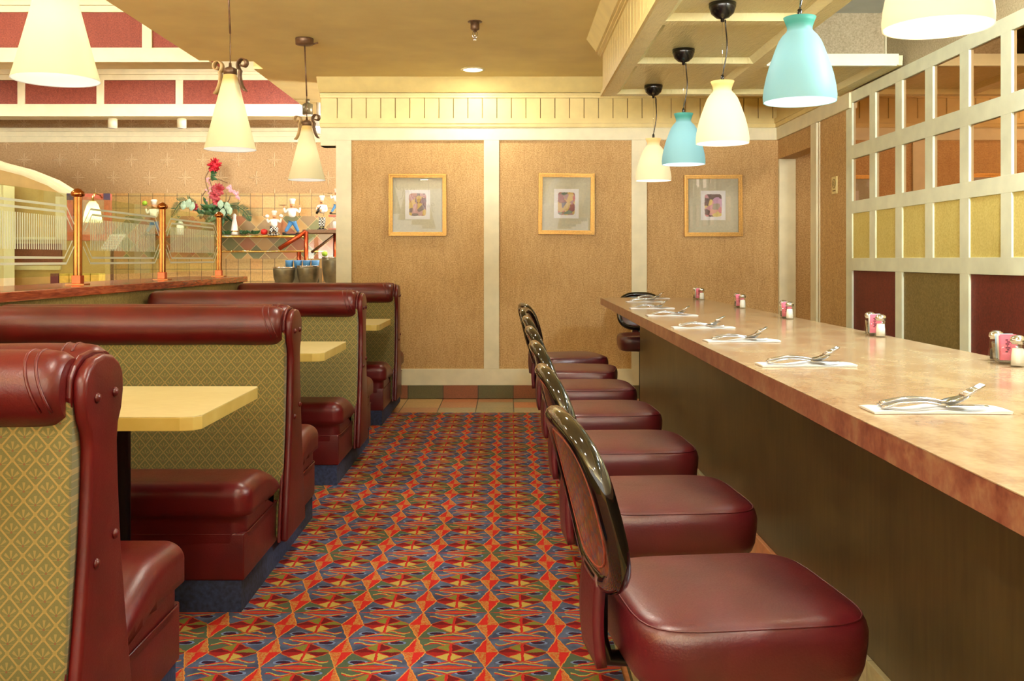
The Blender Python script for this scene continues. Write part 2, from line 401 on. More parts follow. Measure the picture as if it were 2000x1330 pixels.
c = m.ramp(V(m.nt, sp.outputs[0]), [(0, (58, 22, 14)), (.28, (92, 26, 18)), (.45, (84, 50, 26)), (.6, (30, 50, 38)), (.72, (66, 42, 20)), (.88, (156, 112, 78))], 'CONSTANT')
c = m.mix(m.noise(60, 3) * .5, c, (66, 30, 14)); m.set(c, .16); m.b.inputs['Coat Weight'].default_value = .5; MT['stool_art'] = m.m

# ------------------------------------------------------------------ mesh helpers
class MB:
    def __init__(s): s.v = []; s.f = []; s.sm = []; s.mi = []; s.cur = 0
    def add(s, vs, fs, smooth=False):
        o = len(s.v); s.v += [tuple(q) for q in vs]; s.f += [tuple(i + o for i in f) for f in fs]
        s.sm += [smooth] * len(fs); s.mi += [s.cur] * len(fs); return s
    def box(s, x0, x1, y0, y1, z0, z1):
        vs = [(x, y, z) for x in (x0, x1) for y in (y0, y1) for z in (z0, z1)]
        return s.add(vs, [(0, 1, 3, 2), (4, 6, 7, 5), (0, 4, 5, 1), (2, 3, 7, 6), (0, 2, 6, 4), (1, 5, 7, 3)])
    def rbox(s, c, h, r, n=5, mid=4, puff=None):
        def ticks(hh):
            rr = min(r, hh)
            t = [-hh + rr * (1 - math.cos(i / n * PI / 2)) * 1.0 for i in range(n)]
            t = [(-hh + rr) + rr * math.tan(-PI / 4 * (1 - i / n)) for i in range(n)]
            core = [(-hh + rr) + (2 * (hh - rr)) * i / mid for i in range(mid + 1)] if hh > rr + 1e-6 else [0]
            return t + core + [-q for q in reversed(t)]
        T = [ticks(q) for q in h]
        for ax in range(3):
            a, b = [(1, 2), (2, 0), (0, 1)][ax]
            for sg in (-1, 1):
                vs = []
                for ta in T[a]:
                    for tb in T[b]:
                        pnt = [0, 0, 0]; pnt[ax] = sg * h[ax]; pnt[a] = ta; pnt[b] = tb
                        q = [max(-(h[i] - min(r, h[i])), min(h[i] - min(r, h[i]), pnt[i])) for i in range(3)]
                        d = Vector([pnt[i] - q[i] for i in range(3)])
                        rr = Vector(q) + (d.normalized() * min(r, *h) if d.length > 1e-9 else Vector((0, 0, 0)))
                        if puff: rr = puff(rr)
                        vs.append((c[0] + rr[0], c[1] + rr[1], c[2] + rr[2]))
                na, nb = len(T[a]), len(T[b]); fs = []
                for i in range(na - 1):
                    for j in range(nb - 1):
                        q4 = (i * nb + j, (i + 1) * nb + j, (i + 1) * nb + j + 1, i * nb + j + 1)
                        fs.append(q4 if sg > 0 else q4[::-1])
                s.add(vs, fs, True)
        return s
    def tube(s, pts, r, seg=10, closed=False, caps=True, flat=1.0, up=None):
        pts = [Vector(p) for p in pts]; n = len(pts); rs = r if isinstance(r, (list, tuple)) else [r] * n
        vs = []; prev = None
        for i, p in enumerate(pts):
            if closed: t = pts[(i + 1) % n] - pts[i - 1]
            else: t = pts[min(i + 1, n - 1)] - pts[max(i - 1, 0)]
            t = t.normalized() if t.length > 1e-9 else Vector((0, 0, 1))
            if prev is None:
                a = Vector(up) if up else (Vector((0, 0, 1)) if abs(t.z) < .9 else Vector((1, 0, 0)))
            else: a = prev
            nrm = (a - t * a.dot(t)); nrm = nrm.normalized() if nrm.length > 1e-6 else t.orthogonal().normalized()
            prev = nrm; bi = t.cross(nrm)
            for k in range(seg):
                an = 2 * PI * k / seg
                vs.append(p + nrm * math.cos(an) * rs[i] * flat + bi * math.sin(an) * rs[i])
        fs = []; m_ = n if closed else n - 1
        for i in range(m_):
            j = (i + 1) % n
            for k in range(seg):
                k2 = (k + 1) % seg; fs.append((i * seg + k, i * seg + k2, j * seg + k2, j * seg + k))
        if caps and not closed: fs.append(tuple(range(seg))[::-1]); fs.append(tuple((n - 1) * seg + k for k in range(seg)))
        return s.add(vs, fs, True)
    def lathe(s, prof, c=(0, 0, 0), seg=32, ax='z', sc=(1, 1)):
        vs = []; fs = []; n = len(prof)
        for (r, z) in prof:
            for k in range(seg):
                an = 2 * PI * k / seg; a, b = math.cos(an) * r * sc[0], math.sin(an) * r * sc[1]
                if ax == 'z': vs.append((c[0] + a, c[1] + b, c[2] + z))
                elif ax == 'y': vs.append((c[0] + a, c[1] + z, c[2] - b))
                else: vs.append((c[0] + z, c[1] + a, c[2] + b))
        for i in range(n - 1):
            for k in range(seg):
                k2 = (k + 1) % seg; fs.append((i * seg + k, i * seg + k2, (i + 1) * seg + k2, (i + 1) * seg + k))
        if prof[0][0] > 1e-5: fs.append(tuple(range(seg))[::-1])
        if prof[-1][0] > 1e-5: fs.append(tuple((n - 1) * seg + k for k in range(seg)))
        return s.add(vs, fs, True)
    def olathe(s, prof, c=(0, 0, 0), seg=40):   # open (shell) lathe
        vs = []; fs = []; n = len(prof)
        for (r, z) in prof:
            for k in range(seg):
                an = 2 * PI * k / seg; vs.append((c[0] + math.cos(an) * r, c[1] + math.sin(an) * r, c[2] + z))
        for i in range(n - 1):
            for k in range(seg):
                k2 = (k + 1) % seg; fs.append((i * seg + k, i * seg + k2, (i + 1) * seg + k2, (i + 1) * seg + k))
        return s.add(vs, fs, True)
    def prism(s, poly, ax, lo, hi, smooth=False):
        n = len(poly); vs = []
        for t in (lo, hi):
            for (a, b) in poly:
                vs.append({'x': (t, a, b), 'y': (a, t, b), 'z': (a, b, t)}[ax])
        fs = [tuple(range(n)), tuple(range(2 * n - 1, n - 1, -1))]
        s.add(vs, fs, False)
        o = len(s.v) - 2 * n
        s.f += [(o + i, o + n + i, o + n + (i + 1) % n, o + (i + 1) % n) for i in range(n)]
        s.sm += [smooth] * n; s.mi += [s.cur] * n; return s
    def ball(s, c, r, seg=16, ring=10, sc=(1, 1, 1)):
        prof = [(max(1e-6, math.sin(PI * i / ring)) , -math.cos(PI * i / ring)) for i in range(ring + 1)]
        vs = []; fs = []
        for (a, z) in prof:
            for k in range(seg):
                an = 2 * PI * k / seg; vs.append((c[0] + math.cos(an) * a * r * sc[0], c[1] + math.sin(an) * a * r * sc[1], c[2] + z * r * sc[2]))
        for i in range(ring):
            for k in range(seg):
                k2 = (k + 1) % seg; fs.append((i * seg + k, i * seg + k2, (i + 1) * seg + k2, (i + 1) * seg + k))
        return s.add(vs, fs, True)
    def grid(s, fn, nu, nv, smooth=True):
        vs = [fn(i / nu, j / nv) for i in range(nu + 1) for j in range(nv + 1)]
        fs = [(i * (nv + 1) + j, (i + 1) * (nv + 1) + j, (i + 1) * (nv + 1) + j + 1, i * (nv + 1) + j + 1) for i in range(nu) for j in range(nv)]
        return s.add(vs, fs, smooth)
    def xf(s, M, start=0):
        for i in range(start, len(s.v)): s.v[i] = tuple(M @ Vector(s.v[i]))
        return s
    def build(s, name, mats, parent=None, bevel=0, bseg=2, solid=0, loc=None, merge=False):
        me = bpy.data.meshes.new(name); me.from_pydata(s.v, [], s.f)
        for pl, sm, mi in zip(me.polygons, s.sm, s.mi): pl.use_smooth = sm; pl.material_index = mi
        bm = bmesh.new(); bm.from_mesh(me)
        bmesh.ops.remove_doubles(bm, verts=bm.verts, dist=1e-5)
        bmesh.ops.recalc_face_normals(bm, faces=bm.faces)
        if bevel:
            ed = [e for e in bm.edges if len(e.link_faces) == 2 and e.calc_face_angle(0) > .5]
            if ed: bmesh.ops.bevel(bm, geom=ed, offset=bevel, segments=bseg, profile=.5, affect='EDGES', clamp_overlap=True)
        bm.to_mesh(me); bm.free()
        for mm in (mats if isinstance(mats, (list, tuple)) else [mats]): me.materials.append(MT[mm] if isinstance(mm, str) else mm)
        o = bpy.data.objects.new(name, me); col.objects.link(o)
        if parent: o.parent = parent
        if loc: o.location = loc
        if solid:
            sd = o.modifiers.new('solid', 'SOLIDIFY'); sd.thickness = solid; sd.offset = 0
        return o

def tag(o, label=None, cat=None, group=None, kind=None):
    if label: o['label'] = label
    if cat: o['category'] = cat
    if group: o['group'] = group
    if kind: o['kind'] = kind
    return o
def thing(name, label, cat, loc=(0, 0, 0), rotz=0, group=None):
    o = bpy.data.objects.new(name, None); col.objects.link(o); o.empty_display_size = .05
    o.location = loc; o.rotation_euler = (0, 0, rotz); return tag(o, label, cat, group)
def kids(o): return [c for c in bpy.data.objects if c.parent == o]
def dup(o, loc=None, rotz=None, label=None, group=None, parent=None):
    c = o.copy(); col.objects.link(c)
    if parent is not None: c.parent = parent
    for ch in kids(o): dup(ch, parent=c)
    if loc is not None: c.location = loc
    if rotz is not None: c.rotation_euler = (0, 0, rotz)
    if label: c['label'] = label
    if group: c['group'] = group
    return c
def struct(o, label=None):
    o['kind'] = 'structure'
    if label: o['label'] = label
    return o

ZC = 2.775      # main ceiling
YB = 8.39       # back wall
XR = 2.365      # right wall
# ================================================================== SETTING
struct(MB().box(-9, 4.6, -4.5, 12.6, -.08, 0).build('floor', 'tile'), 'floor of mottled green, tan and terracotta slate tiles')
# carpet
cp = MB().box(-2.1, .335, -4.4, 7.56, .0005, .009).build('carpet', 'carpet')
tag(cp, 'aisle carpet with red, blue and olive star pattern between booths and stools', 'carpet')

# ceiling slabs
mb = MB(); mb.box(-2.34, 4.6, -4.5, 7.6, ZC, ZC + .1); mb.box(-2.0, 4.6, 7.6, 10.5, ZC, ZC + .1)
mb.box(-2.42, -2.34, -4.5, 7.6, ZC, 3.7); mb.box(-2.08, -2.0, 7.9, 10.5, ZC, 3.7)
struct(mb.build('ceiling', 'ceiling'), 'plain yellow painted ceiling over the aisle')
struct(MB().box(1.545, XR, -4.4, 6.09, ZC - .006, ZC).build('ceiling', 'ceil_white'), 'white ceiling over the work aisle behind the counter')
struct(MB().box(-9, -2.0, -4.5, 12.6, 3.62, 3.7).build('ceiling', 'ceiling'), 'raised ceiling over the left dining room')

# back wall
mb = MB(); mb.box(-1.486, 4.6, YB, YB + .14, 0, ZC)
mb.box(-1.62, -1.486, YB, YB + .14, 2.2, ZC)
struct(mb.build('wall_back', 'cork'), 'brown cork-look wallpaper panels on the back wall')
def yproud(pts): return pts
mb = MB(); y0 = YB - .022
for (a, b) in ((-1.486, -1.352), (-.2008, -.067), (1.0845, 1.218)): mb.box(a, b, y0, YB, .2594, 2.25)
mb.box(-1.62, XR, y0, YB, 2.25, 2.357); mb.box(-1.62, -1.486, y0, YB, 2.2, 2.25)
mb.box(-1.486, XR, y0 - .003, YB, .1166, .2594)
mb.box(-1.62, -1.486, YB, YB + .16, 2.2, 2.36)
struct(mb.build('trim_1', 'cream', bevel=.003), 'cream posts and rails framing the back wall panels')
# mouldings, beadboard frieze, crown
mb = MB(); mb.box(-1.625, XR, YB - .034, YB, 2.357, 2.437); mb.box(-1.625, XR, YB - .042, YB, 2.366, 2.376); mb.box(-1.625, XR, YB - .046, YB, 2.392, 2.43)
mb.box(-1.625, XR, YB - .03, YB, 2.616, 2.656); mb.box(-1.625, XR, YB - .04, YB, 2.64, 2.652)
mb.prism([(YB - .04, 2.66), (YB, 2.66), (YB, ZC), (YB - .16, ZC), (YB - .15, ZC - .012), (YB - .055, 2.672)], 'x', -1.63, XR)
struct(mb.build('trim_2', 'cream_y'), 'butter yellow crown and rail mouldings above the back wall')
mb = MB(); k = 0; xx = -1.61
mb.cur = 1; mb.box(-1.62, XR, YB - .006, YB, 2.437, 2.616); mb.cur = 0
xs = .8945 - .127 * 20
edges = [-1.62] + [(-1.476 + .1263 * i) for i in range(0, 33)]
for a, b in zip(edges[:-1], edges[1:]):
    if a < XR: mb.box(a + .003, min(b, XR) - .003, YB - .018, YB, 2.437, 2.616)
struct(mb.build('trim_3', ['cream_y', 'groove'], bevel=.002), 'butter yellow vertical board frieze above the back wall')
struct(MB().box(-1.486, XR, YB - .03, YB, .004, .1166).build('baseboard_back', 'base_tile'), 'row of terracotta and green slate base tiles')

# right wall: door zone + panel zone
mb = MB()
mb.box(XR, XR + .13, 6.62, 7.435, 0, ZC); mb.box(XR, XR + .13, 7.435, 8.357, 2.085, ZC); mb.box(XR, XR + .13, 8.357, 8.39, 0, ZC)
struct(mb.build('wall_right', 'cork'), 'brown cork-look wall panel beside the doorway')
mb = MB()
mb.box(XR - .02, XR, 7.30, 7.435, 0, 2.25); mb.box(XR - .02, XR, 6.60, 8.39, 2.25, 2.357)
mb.box(XR - .004, XR + .14, 8.345, 8.39, 0, 2.083)
mb.box(XR - .008, XR, 7.262, 7.27, 0, 2.25)
struct(mb.build('trim_4', 'cream', bevel=.002), 'cream door post and top rail on the right wall')
mb = MB(); mb.box(XR - .034, XR, 6.84, YB, 2.357, 2.437); mb.box(XR - .046, XR, 6.84, YB, 2.392, 2.43); mb.box(XR - .016, XR, 6.84, YB, 2.437, 2.616); mb.box(XR - .03, XR, 6.84, YB, 2.616, 2.66)
mb.prism([(XR - .04, 2.66), (XR, 2.66), (XR, ZC), (XR - .15, ZC)], 'y', 6.84, YB)
struct(mb.build('trim_5', 'cream_y'), 'butter yellow moulding over the doorway')
# wall behind lattice and above
struct(MB().box(XR + .035, XR + .13, -4.4, 6.62, 0, ZC).build('wall_right', 'cork_grey'), 'grey tan wall behind and above the lattice')
mb = MB(); mb.box(4.5, 4.6, 4.6, YB, 0, ZC)
struct(mb.build('wall_corridor', 'cork'), 'brown wall seen through the doorway')
struct(MB().box(XR + .13, 4.6, 4.5, 4.6, 0, ZC).build('wall_corridor', 'cork'))

# lattice on the right wall
L = MB(); xa, xb = XR - .004, XR + .034
lat = struct(L.box(xa, xb, 6.587, 6.70, 0, 2.36).build('trim_6', 'mint'), 'cream lattice of square openings on the right wall')
pitch = .4165; ys = [6.587 - pitch * i for i in range(12)]
mb = MB()
for z0, z1 in ((2.283, 2.36), (1.897, 1.991), (1.525, 1.609), (1.136, 1.221), (0, .25)): mb.box(xa - .0006, xb, ys[-1] - .3, 6.5875, z0, z1)
for i, yy in enumerate(ys):
    y1 = yy - .317
    mb.box(xa, xb - .001, y1 - .0995, y1, 1.215, 2.29)
    if i % 2: mb.box(xa, xb - .001, y1 - .0995, y1, .24, 1.14)
mb.build('lattice_frame', 'mint', lat, bevel=.0015)
for i, yy in enumerate(ys):
    y1 = yy - .317; g = .004
    for (z0, z1) in ((1.991, 2.283), (1.609, 1.897)):
        o = MB().box(XR + .009, XR + .030, y1 - g, yy + g, z0 - g, z1 + g).build('mirror_pane', 'mirror', lat)
        if i == 0 and z0 > 1.9: o['label'] = 'bronze tinted mirror square'
    MB().box(XR + .006, XR + .030, y1 - g, yy + g, 1.221 - g, 1.525 + g).build('yellow_panel', 'yellow_panel', lat)
for i in range(0, 12, 2):
    MB().box(XR + .008, XR + .030, ys[i] - .734, ys[i] + .004, .25, 1.14).build(['burgundy_panel', 'olive_panel'][(i // 2) % 2], ['burg_panel', 'olive_panel'][(i // 2) % 2], lat)

# soffit over the counter -------------------------------------------------
ZS = 2.37; X0, X1, YE, YF = .68, 1.545, 6.84, 5.75
mb = MB()
mb.box(X0, X0 + .05, -3.5, YE, ZS + .004, ZC); mb.box(X0, XR, YE - .04, YE, ZS + .004, ZC); mb.box(X1 - .05, X1, -3.5, YF, ZS + .004, ZC)
for i in range(62):      # beadboard ridges on the side facing the aisle
    yy = YE - .08 - i * .127
    if yy > -1: mb.box(X0 - .007, X0, yy - .12, yy, ZS + .03, ZC)
mb.box(X0 - .016, X0, -3.5, YE, ZS - .002, ZS + .03)
struct(mb.build('wall_soffit', 'cream_y', bevel=.001), 'boarded side of the dropped box over the counter')
mb = MB()
pr = [(X0 - .115, ZC), (X0 - .105, ZC - .012), (X0 - .05, ZC - .085), (X0 - .05, ZC - .095), (X0 - .035, ZC - .098), (X0 - .035, ZC - .112), (X0 - .018, ZC - .116), (X0 - .018, ZC - .128), (X0, ZC - .13), (X0, ZC)]
mb.prism(pr, 'y', -3.5, YE)
struct(mb.build('trim_7', 'cream_y'), 'butter yellow crown moulding on the counter soffit')
mb = MB(); zp = ZS + .03
mb.box(X0, X1, -3.5, YE, zp, zp + .03); mb.box(X1, XR, YF, YE, zp, zp + .03)
def rib(x0, x1, y0, y1, bev=(0, 0, .035, .035), dz=0):
    a, b, c, d = bev; z = ZS + dz
    v = [(x0, y0, z), (x1, y0, z), (x1, y1, z), (x0, y1, z), (x0 - a, y0 - c, zp), (x1 + b, y0 - c, zp), (x1 + b, y1 + d, zp), (x0 - a, y1 + d, zp)]
    mb.add(v, [(3, 2, 1, 0), (0, 1, 5, 4), (1, 2, 6, 5), (2, 3, 7, 6), (3, 0, 4, 7)])
rib(X0, X0 + .09, -3.5, YE, (0, .035, 0, 0)); rib(X1 - .085, X1, -3.5, YF, (.035, 0, 0, 0)); rib(X1 - .085, X1, YF, YE, (.035, .035, 0, 0)); rib(X0 + .02, XR, YE - .09, YE, (0, 0, .035, 0), .0006)
for yy in (5.74, 4.72, 3.70, 2.68, 1.66, .64, -.38): rib(X0 + .02, X1 - .02, yy - .04, yy + .04, dz=.0006)
rib(XR - .09, XR, YF + .02, YE, (.035, 0, 0, 0), .0012); rib(X1, XR, YF + .005, YF + .06, (0, 0, 0, .035), .0018)
struct(mb.build('ceiling_soffit', 'coffer'), 'glossy brushed yellow coffered panels over the counter')
mb = MB(); mb.box(X1, XR - .03, YF - .02, YF + .05, ZS + .0, 2.436); mb.box(X1, XR - .03, YF + .05, 6.09, 2.4305, 2.436)
mb.box(X1, XR - .045, YF - .03, YF + .0, ZS - .008, ZS + .008)
struct(mb.build('trim_8', 'mint', bevel=.002), 'cream fascia board above the far end of the lattice')
struct(MB().box(X1, XR + .035, 6.09, 6.16, 2.436, ZC).build('wall_bulkhead', 'cork_grey'), 'short grey tan wall above the cream fascia')
struct(MB().box(XR + .023, XR + .034, 6.078, 6.09, 2.436, ZC).build('trim_9', 'cream'))

# closing walls -----------------------------------------------------------
mb = MB(); mb.box(-9, 4.6, -4.6, -4.5, 0, 1.0); mb.box(-9, 4.6, -4.6, -4.5, 3.45, 3.7)
for xw in (-9, -6.3, -3.6, -.9, 1.8, 4.4): mb.box(xw, xw + .2, -4.6, -4.5, 1.0, 3.45)  # openings between these piers are added to admit light from behind
struct(mb.build('wall_rear', 'hall_wall'), 'unseen rear wall with tall openings added to let light in')
struct(MB().box(-9.1, -9, -4.6, 12.6, 0, 3.7).build('wall_left', 'hall_wall'))

# left dining soffits ------------------------------------------------------
def fascia(Y, xr, z_bot, z_rail, z_top, post_w, pw_, x_first, name, label, top_h):
    b = struct(MB().box(-9, xr, Y, Y + .28, z_bot, 3.62).build(name, 'red_panel'), label)
    m_ = MB(); yf = Y - .02
    m_.box(-9, xr, yf, Y, z_bot, z_rail); m_.box(-9, xr, yf - .012, Y, z_bot - .012, z_bot + .012)
    m_.box(-9, xr, yf, Y, z_top, 3.62); m_.box(-9, xr, yf - .02, Y, z_top + top_h, z_top + top_h + .03)
    x = x_first
    while x > -9:
        if x < xr: m_.box(x, min(x + post_w, xr), yf, Y, z_rail, z_top)
        x -= pw_
    m_.box(-9, xr, Y + .0, Y + .30, z_bot - .003, z_bot)
    m_.build('fascia_frame', 'cream', b, bevel=.002)
fascia(7.6, -2.34, ZC, 2.88, 3.16, .078, .861, (279 - 990) * 7.6 / 1880, 'trim_10', 'near dropped beam with terracotta panels in cream frames', .05)
fascia(10.5, -1.9, ZC + .005, 2.905, 3.165, .078, .861, (344 - 990) * 10.5 / 1880, 'trim_11', 'far dropped beam with terracotta panels in cream frames', .06)

# far wall ------------------------------------------------------------------
YW = 12.0
struct(MB().box(-9, 4.6, YW, YW + .1, 0, 3.62).build('wall_far', 'star_wall'), 'tan far wall with embossed eight-point stars')
mb = MB(); mb.box(-9, 0, YW - .06, YW, 2.74, 2.84); mb.box(-9, 0, YW - .1, YW, 2.80, 2.84); mb.box(-9, 0, YW - .035, YW, 2.67, 2.74)
struct(mb.build('trim_12', 'cream'), 'cream crown moulding across the far wall')
mb = MB(); mb.box(-5.2, 0, YW - .02, YW, .7, 2.035); struct(mb.build('wall_tile', 'tile_wall'), 'ochre square wall tiles behind the buffet')
mb = MB(); mb.box(-5.2, 0, YW - .028, YW - .02, 1.21 + (507 - 505) * .006, 1.75); struct(mb.build('wall_tile', 'diamond'), 'harlequin diamond tile band behind the buffet')

# ================================================================== BOOTHS
YC = [2.03, 3.88, 5.72, 7.57]
def make_booth(name, label, i):
    t = thing(name, label, 'booth bench', (0, YC[i], 0), 0, 'double booth benches along the aisle')
    xl = -2.085
    # backrests: fabric slabs
    for sg in (-1, 1):
        mb = MB(); n = 10
        poly = [(sg * .02, .13), (sg * .145, .13), (sg * .14, .30), (sg * .115, .6), (sg * .105, .93), (sg * .02, .93)]
        mb.prism(poly, 'x', xl, -.872); mb.build('backrest', 'fabric', t, bevel=.008)
    for sg in (-1, 1):
        mb = MB(); pts = []
        def fn(u, v, sg=sg):
            xx = xl + (-.882 - xl) * u; an = v * 2 * PI
            e = min(1, (1 - u) * (-.882 - xl) / .05); e2 = min(1, u * (-.882 - xl) / .05)
            k = (.78 + .22 * math.sqrt(max(0, 1 - (1 - e) ** 2))) * (.8 + .2 * math.sqrt(max(0, 1 - (1 - e2) ** 2)))
            wob = 1 + .008 * math.sin(xx * 23 + i) + .006 * math.sin(xx * 9 + an * 2)
            return (xx, sg * .077 + .076 * math.cos(an) * k * wob, .948 + .079 * math.sin(an) * k * wob)
        mb.grid(fn, 60, 28)
        for ue in (0, 1):
            ring = [fn(ue, j / 28) for j in range(28)]
            cx = (ring[0][0], sg * .077, .948); mb.add([cx] + ring, [(0, 1 + j, 1 + (j + 1) % 28) for j in range(28)])
        ro = mb.build('top_roll', 'leather', t)
        # tucked pleats at the aisle end
        p2 = MB()
        for q in range(2):
            pts = [(-.93 + q * .022 - .03 * math.sin(a), sg * .077 + .0755 * math.cos(a), .948 + .0785 * math.sin(a)) for a in [R(-30 + 14 * k) for k in range(12)]]
            if sg < 0: pts = [(p_[0], -2 * .077 - p_[1], p_[2]) for p_ in pts]
            p2.tube(pts, .0035, 6)
        p2.build('piping', 'leather', ro)
    # end panel
    half = [(.0, 1.012), (.045, 1.006), (.078, .988), (.097, .965), (.1, .925), (.09, .885), (.072, .855), (.066, .82), (.072, .72), (.085, .6), (.115, .42), (.15, .25), (.172, .12)]
    poly = [(a, b) for a, b in half] + [(-a, b) for a, b in reversed(half[1:])] + []
    mb = MB(); mb.prism(poly, 'x', -.874, -.846)
    ep = mb.build('end_panel', 'leather', t, bevel=.011, bseg=4)
    for pl in ep.data.polygons: pl.use_smooth = True
    mb = MB(); mb.prism([(a * 1.06, b + (.008 if b > .9 else 0)) for a, b in poly], 'x', -.884, -.872); mb.build('welt', 'leather', ep, bevel=.004)
    for (yy, zz) in ((-.045, .925), (.045, .925), (-.05, .585), (.045, .62)):
        b = MB(); b.lathe([(.0105, 0), (.0105, .003), (.008, .007), (.004, .009), (.0001, .0095)], (-.8465, yy, zz), 14, 'x'); b.build('button', 'leather', ep)
    # seats
    for sg in (-1, 1):
        y0, y1 = sg * .135, sg * .605; ya, yb = min(y0, y1), max(y0, y1)
        ctr = ((xl - .895) / 2, (ya + yb) / 2)
        hx = (-.895 - xl) / 2
        def puff(p, sg=sg):
            q = Vector(p)
            if q.z > 0:
                f_ = (q.y * sg / .235 + 1) / 2; q.z += -.085 * (1 - min(1, f_ / .6)) ** 1.4 - .012 + .006 * math.sin(f_ * PI)
            if q.z > 0: q.y += sg * .016 * max(0, q.y * sg / .235); q.x += .022 * max(0, q.x / hx) ** 6
            return q
        mb = MB(); mb.rbox((ctr[0], ctr[1], .33), (hx, .235, .13), .05, 5, 8, puff); sc_ = mb.build('seat_cushion', 'leather', t)
        mb = MB(); mb.rbox((ctr[0], ctr[1], .197), (hx, .2345, .08), .006, 2, 2); mb.build('seat_base', 'leather', t)
        mb = MB(); zz = .274; xo = -.893; yo = sg * .602
        mb.tube([(xo, y0, zz), (xo + .002, yo - sg * .03, zz), (xo - .012, yo - sg * .006, zz), (xo - .05, yo, zz), (xl + .02, yo, zz)], .0035, 6)
        mb.build('piping', 'leather', sc_)
    MB().box(xl, -.905, -.60, .60, .009, .118).build('kick_plate', 'kick', t)
    return t
blabels = ['nearest burgundy double booth with gold lattice backrest, cropped at lower left',
           'second burgundy double booth from the camera, behind the nearest table',
           'third burgundy double booth from the camera, between second and third tables',
           'farthest burgundy double booth, beside the tile strip at the back wall']
b0 = make_booth('booth_bench', blabels[0], 0)
for i in range(1, 4):
    c = dup(b0, (0, YC[i], 0), 0, blabels[i])

# booth tables
def make_table(label, yc):
    t = thing('booth_table', label, 'table', (0, yc, 0), 0, 'laminate tables between the booths')
    poly = [(-2.085, -.335), (-.93, -.335), (-.895, -.325), (-.878, -.295), (-.875, .31), (-.885, .335), (-2.085, .335)]
    top = MB().prism(poly, 'z', .722, .7605).build('table_edge', 'lam_edge', t, bevel=.0015)
    MB().prism([(a, b * .998) for a, b in poly], 'z', .7605, .7625).build('tabletop', 'laminate', t)
    mb = MB(); mb.lathe([(.038, .04), (.038, .70), (.05, .70), (.16, .712), (.16, .722)], (-1.24, 0, 0), 20); mb.build('column', 'black', t)
    MB().lathe([(.15, .010), (.15, .02), (.08, .036), (.045, .05)], (-1.24, 0, 0), 28).build('foot', 'black', t)
    return t
tl = ['pale yellow table in front of the second booth, largest in view', 'pale yellow table in front of the third booth', 'small far pale yellow table in front of the farthest booth']
t0 = make_table(tl[0], 3.07)
for i, y in enumerate((4.93, 6.93)): dup(t0, (0, y, 0), 0, tl[i + 1])

# pony wall, ledge, posts, glass
struct(MB().box(-2.52, -2.12, -4.4, 7.74, 0, 1.03).build('wall_pony', 'olive_panel'), 'low olive wall between the booths and the left dining room')
led = MB().box(-2.58, -2.10, -4.4, 7.80, 1.03, 1.075).build('wood_ledge', 'wood', bevel=.004)
tag(led, 'reddish cherry wood ledge running along the top of the low wall', 'ledge')
PX = -2.30; PY = [5.16, 6.425, 7.69]
def make_post(label, y):
    t = thing('brass_post', label, 'post', (PX, y, 1.0755), 0, 'fluted brass posts on the wood ledge')
    mb = MB(); seg = 36; vs = []
    prof = [(0, .045), (0.0, .47)]
    rr = []
    for k in range(seg):
        an = 2 * PI * k / seg; rr.append(.0195 + .0035 * math.cos(an * 9))
    for z in (.04, .475):
        for k in range(seg): an = 2 * PI * k / seg; vs.append((math.cos(an) * rr[k], math.sin(an) * rr[k], z))
    mb.add(vs, [(k, (k + 1) % seg, seg + (k + 1) % seg, seg + k) for k in range(seg)], True)
    mb.build('shaft', 'brass', t)
    MB().lathe([(.021, .47), (.034, .476), (.036, .486), (.034, .497), (.026, .503), (.018, .512), (.006, .517), (.0005, .518)], (0, 0, 0), 24).build('cap', 'brass', t)
    MB().box(-.024, .024, -.024, .024, .006, .05).build('socket', 'copper', t, bevel=.002)
    MB().box(-.05, .05, -.04, .04, 0, .006).build('foot_plate', 'brass', t, bevel=.001)
    return t
pl_ = ['brass post at the left, nearest on the ledge', 'middle one of the three brass posts on the ledge', 'farthest brass post, at the end of the ledge in front of the flowers']
p0 = make_post(pl_[0], PY[0])
for i in (1, 2): dup(p0, (PX, PY[i], 1.0755), 0, pl_[i])
def make_glass(label, ya, yb):
    t = thing('glass_screen', label, 'glass panel', (PX, ya, 0), 0, 'etched glass screens between the brass posts')
    L_ = yb - ya; z0, z1 = 1.125, 1.553
    MB().box(-.004, .004, 0, L_, z0, z1).build('pane', 'part_glass', t)
    e = MB(); xs_ = -.0052
    def strip(pa, pb, w_):
        (ya_, za), (yb_, zb) = pa, pb; d = Vector((yb_ - ya_, zb - za)).normalized(); n = Vector((-d.y, d.x)) * w_ / 2
        q = [(ya_ + n.x, za + n.y), (ya_ - n.x, za - n.y), (yb_ - n.x, zb - n.y), (yb_ + n.x, zb + n.y)]
        e.prism(q, 'x', .0042, .0052)
    c = .09
    for k, (ins, wd_) in enumerate(((.035, .012), (.065, .012))):
        a, b = ins * .7, L_ - ins * .7; lo, hi = z0 + .05 + ins - .02, z1 - .03 - ins
        strip((a + c, lo), (b - c, lo), wd_); strip((a + c, hi), (b - c, hi), wd_)
        strip((a + c, lo), (a, lo + .09), wd_ * .6); strip((b - c, lo), (b, lo + .09), wd_ * .6)
        strip((a + c, hi), (a, hi - .09), wd_ * .6); strip((b - c, hi), (b, hi - .09), wd_ * .6)
    n = 44
    for k in range(n):
        yy = .12 + (L_ - .24) * k / (n - 1); e.box(.0042, .0052, yy - .0045, yy + .0045, z0 + .135, z1 - .12)
    e.build('etched_pattern', 'etch', t)
    return t
make_glass('etched glass screen at far left, before the nearest brass post', PY[0] - 1.265 + .03, PY[0] - .03)
make_glass('etched glass screen between the nearest and middle brass posts', PY[0] + .03, PY[1] - .03)
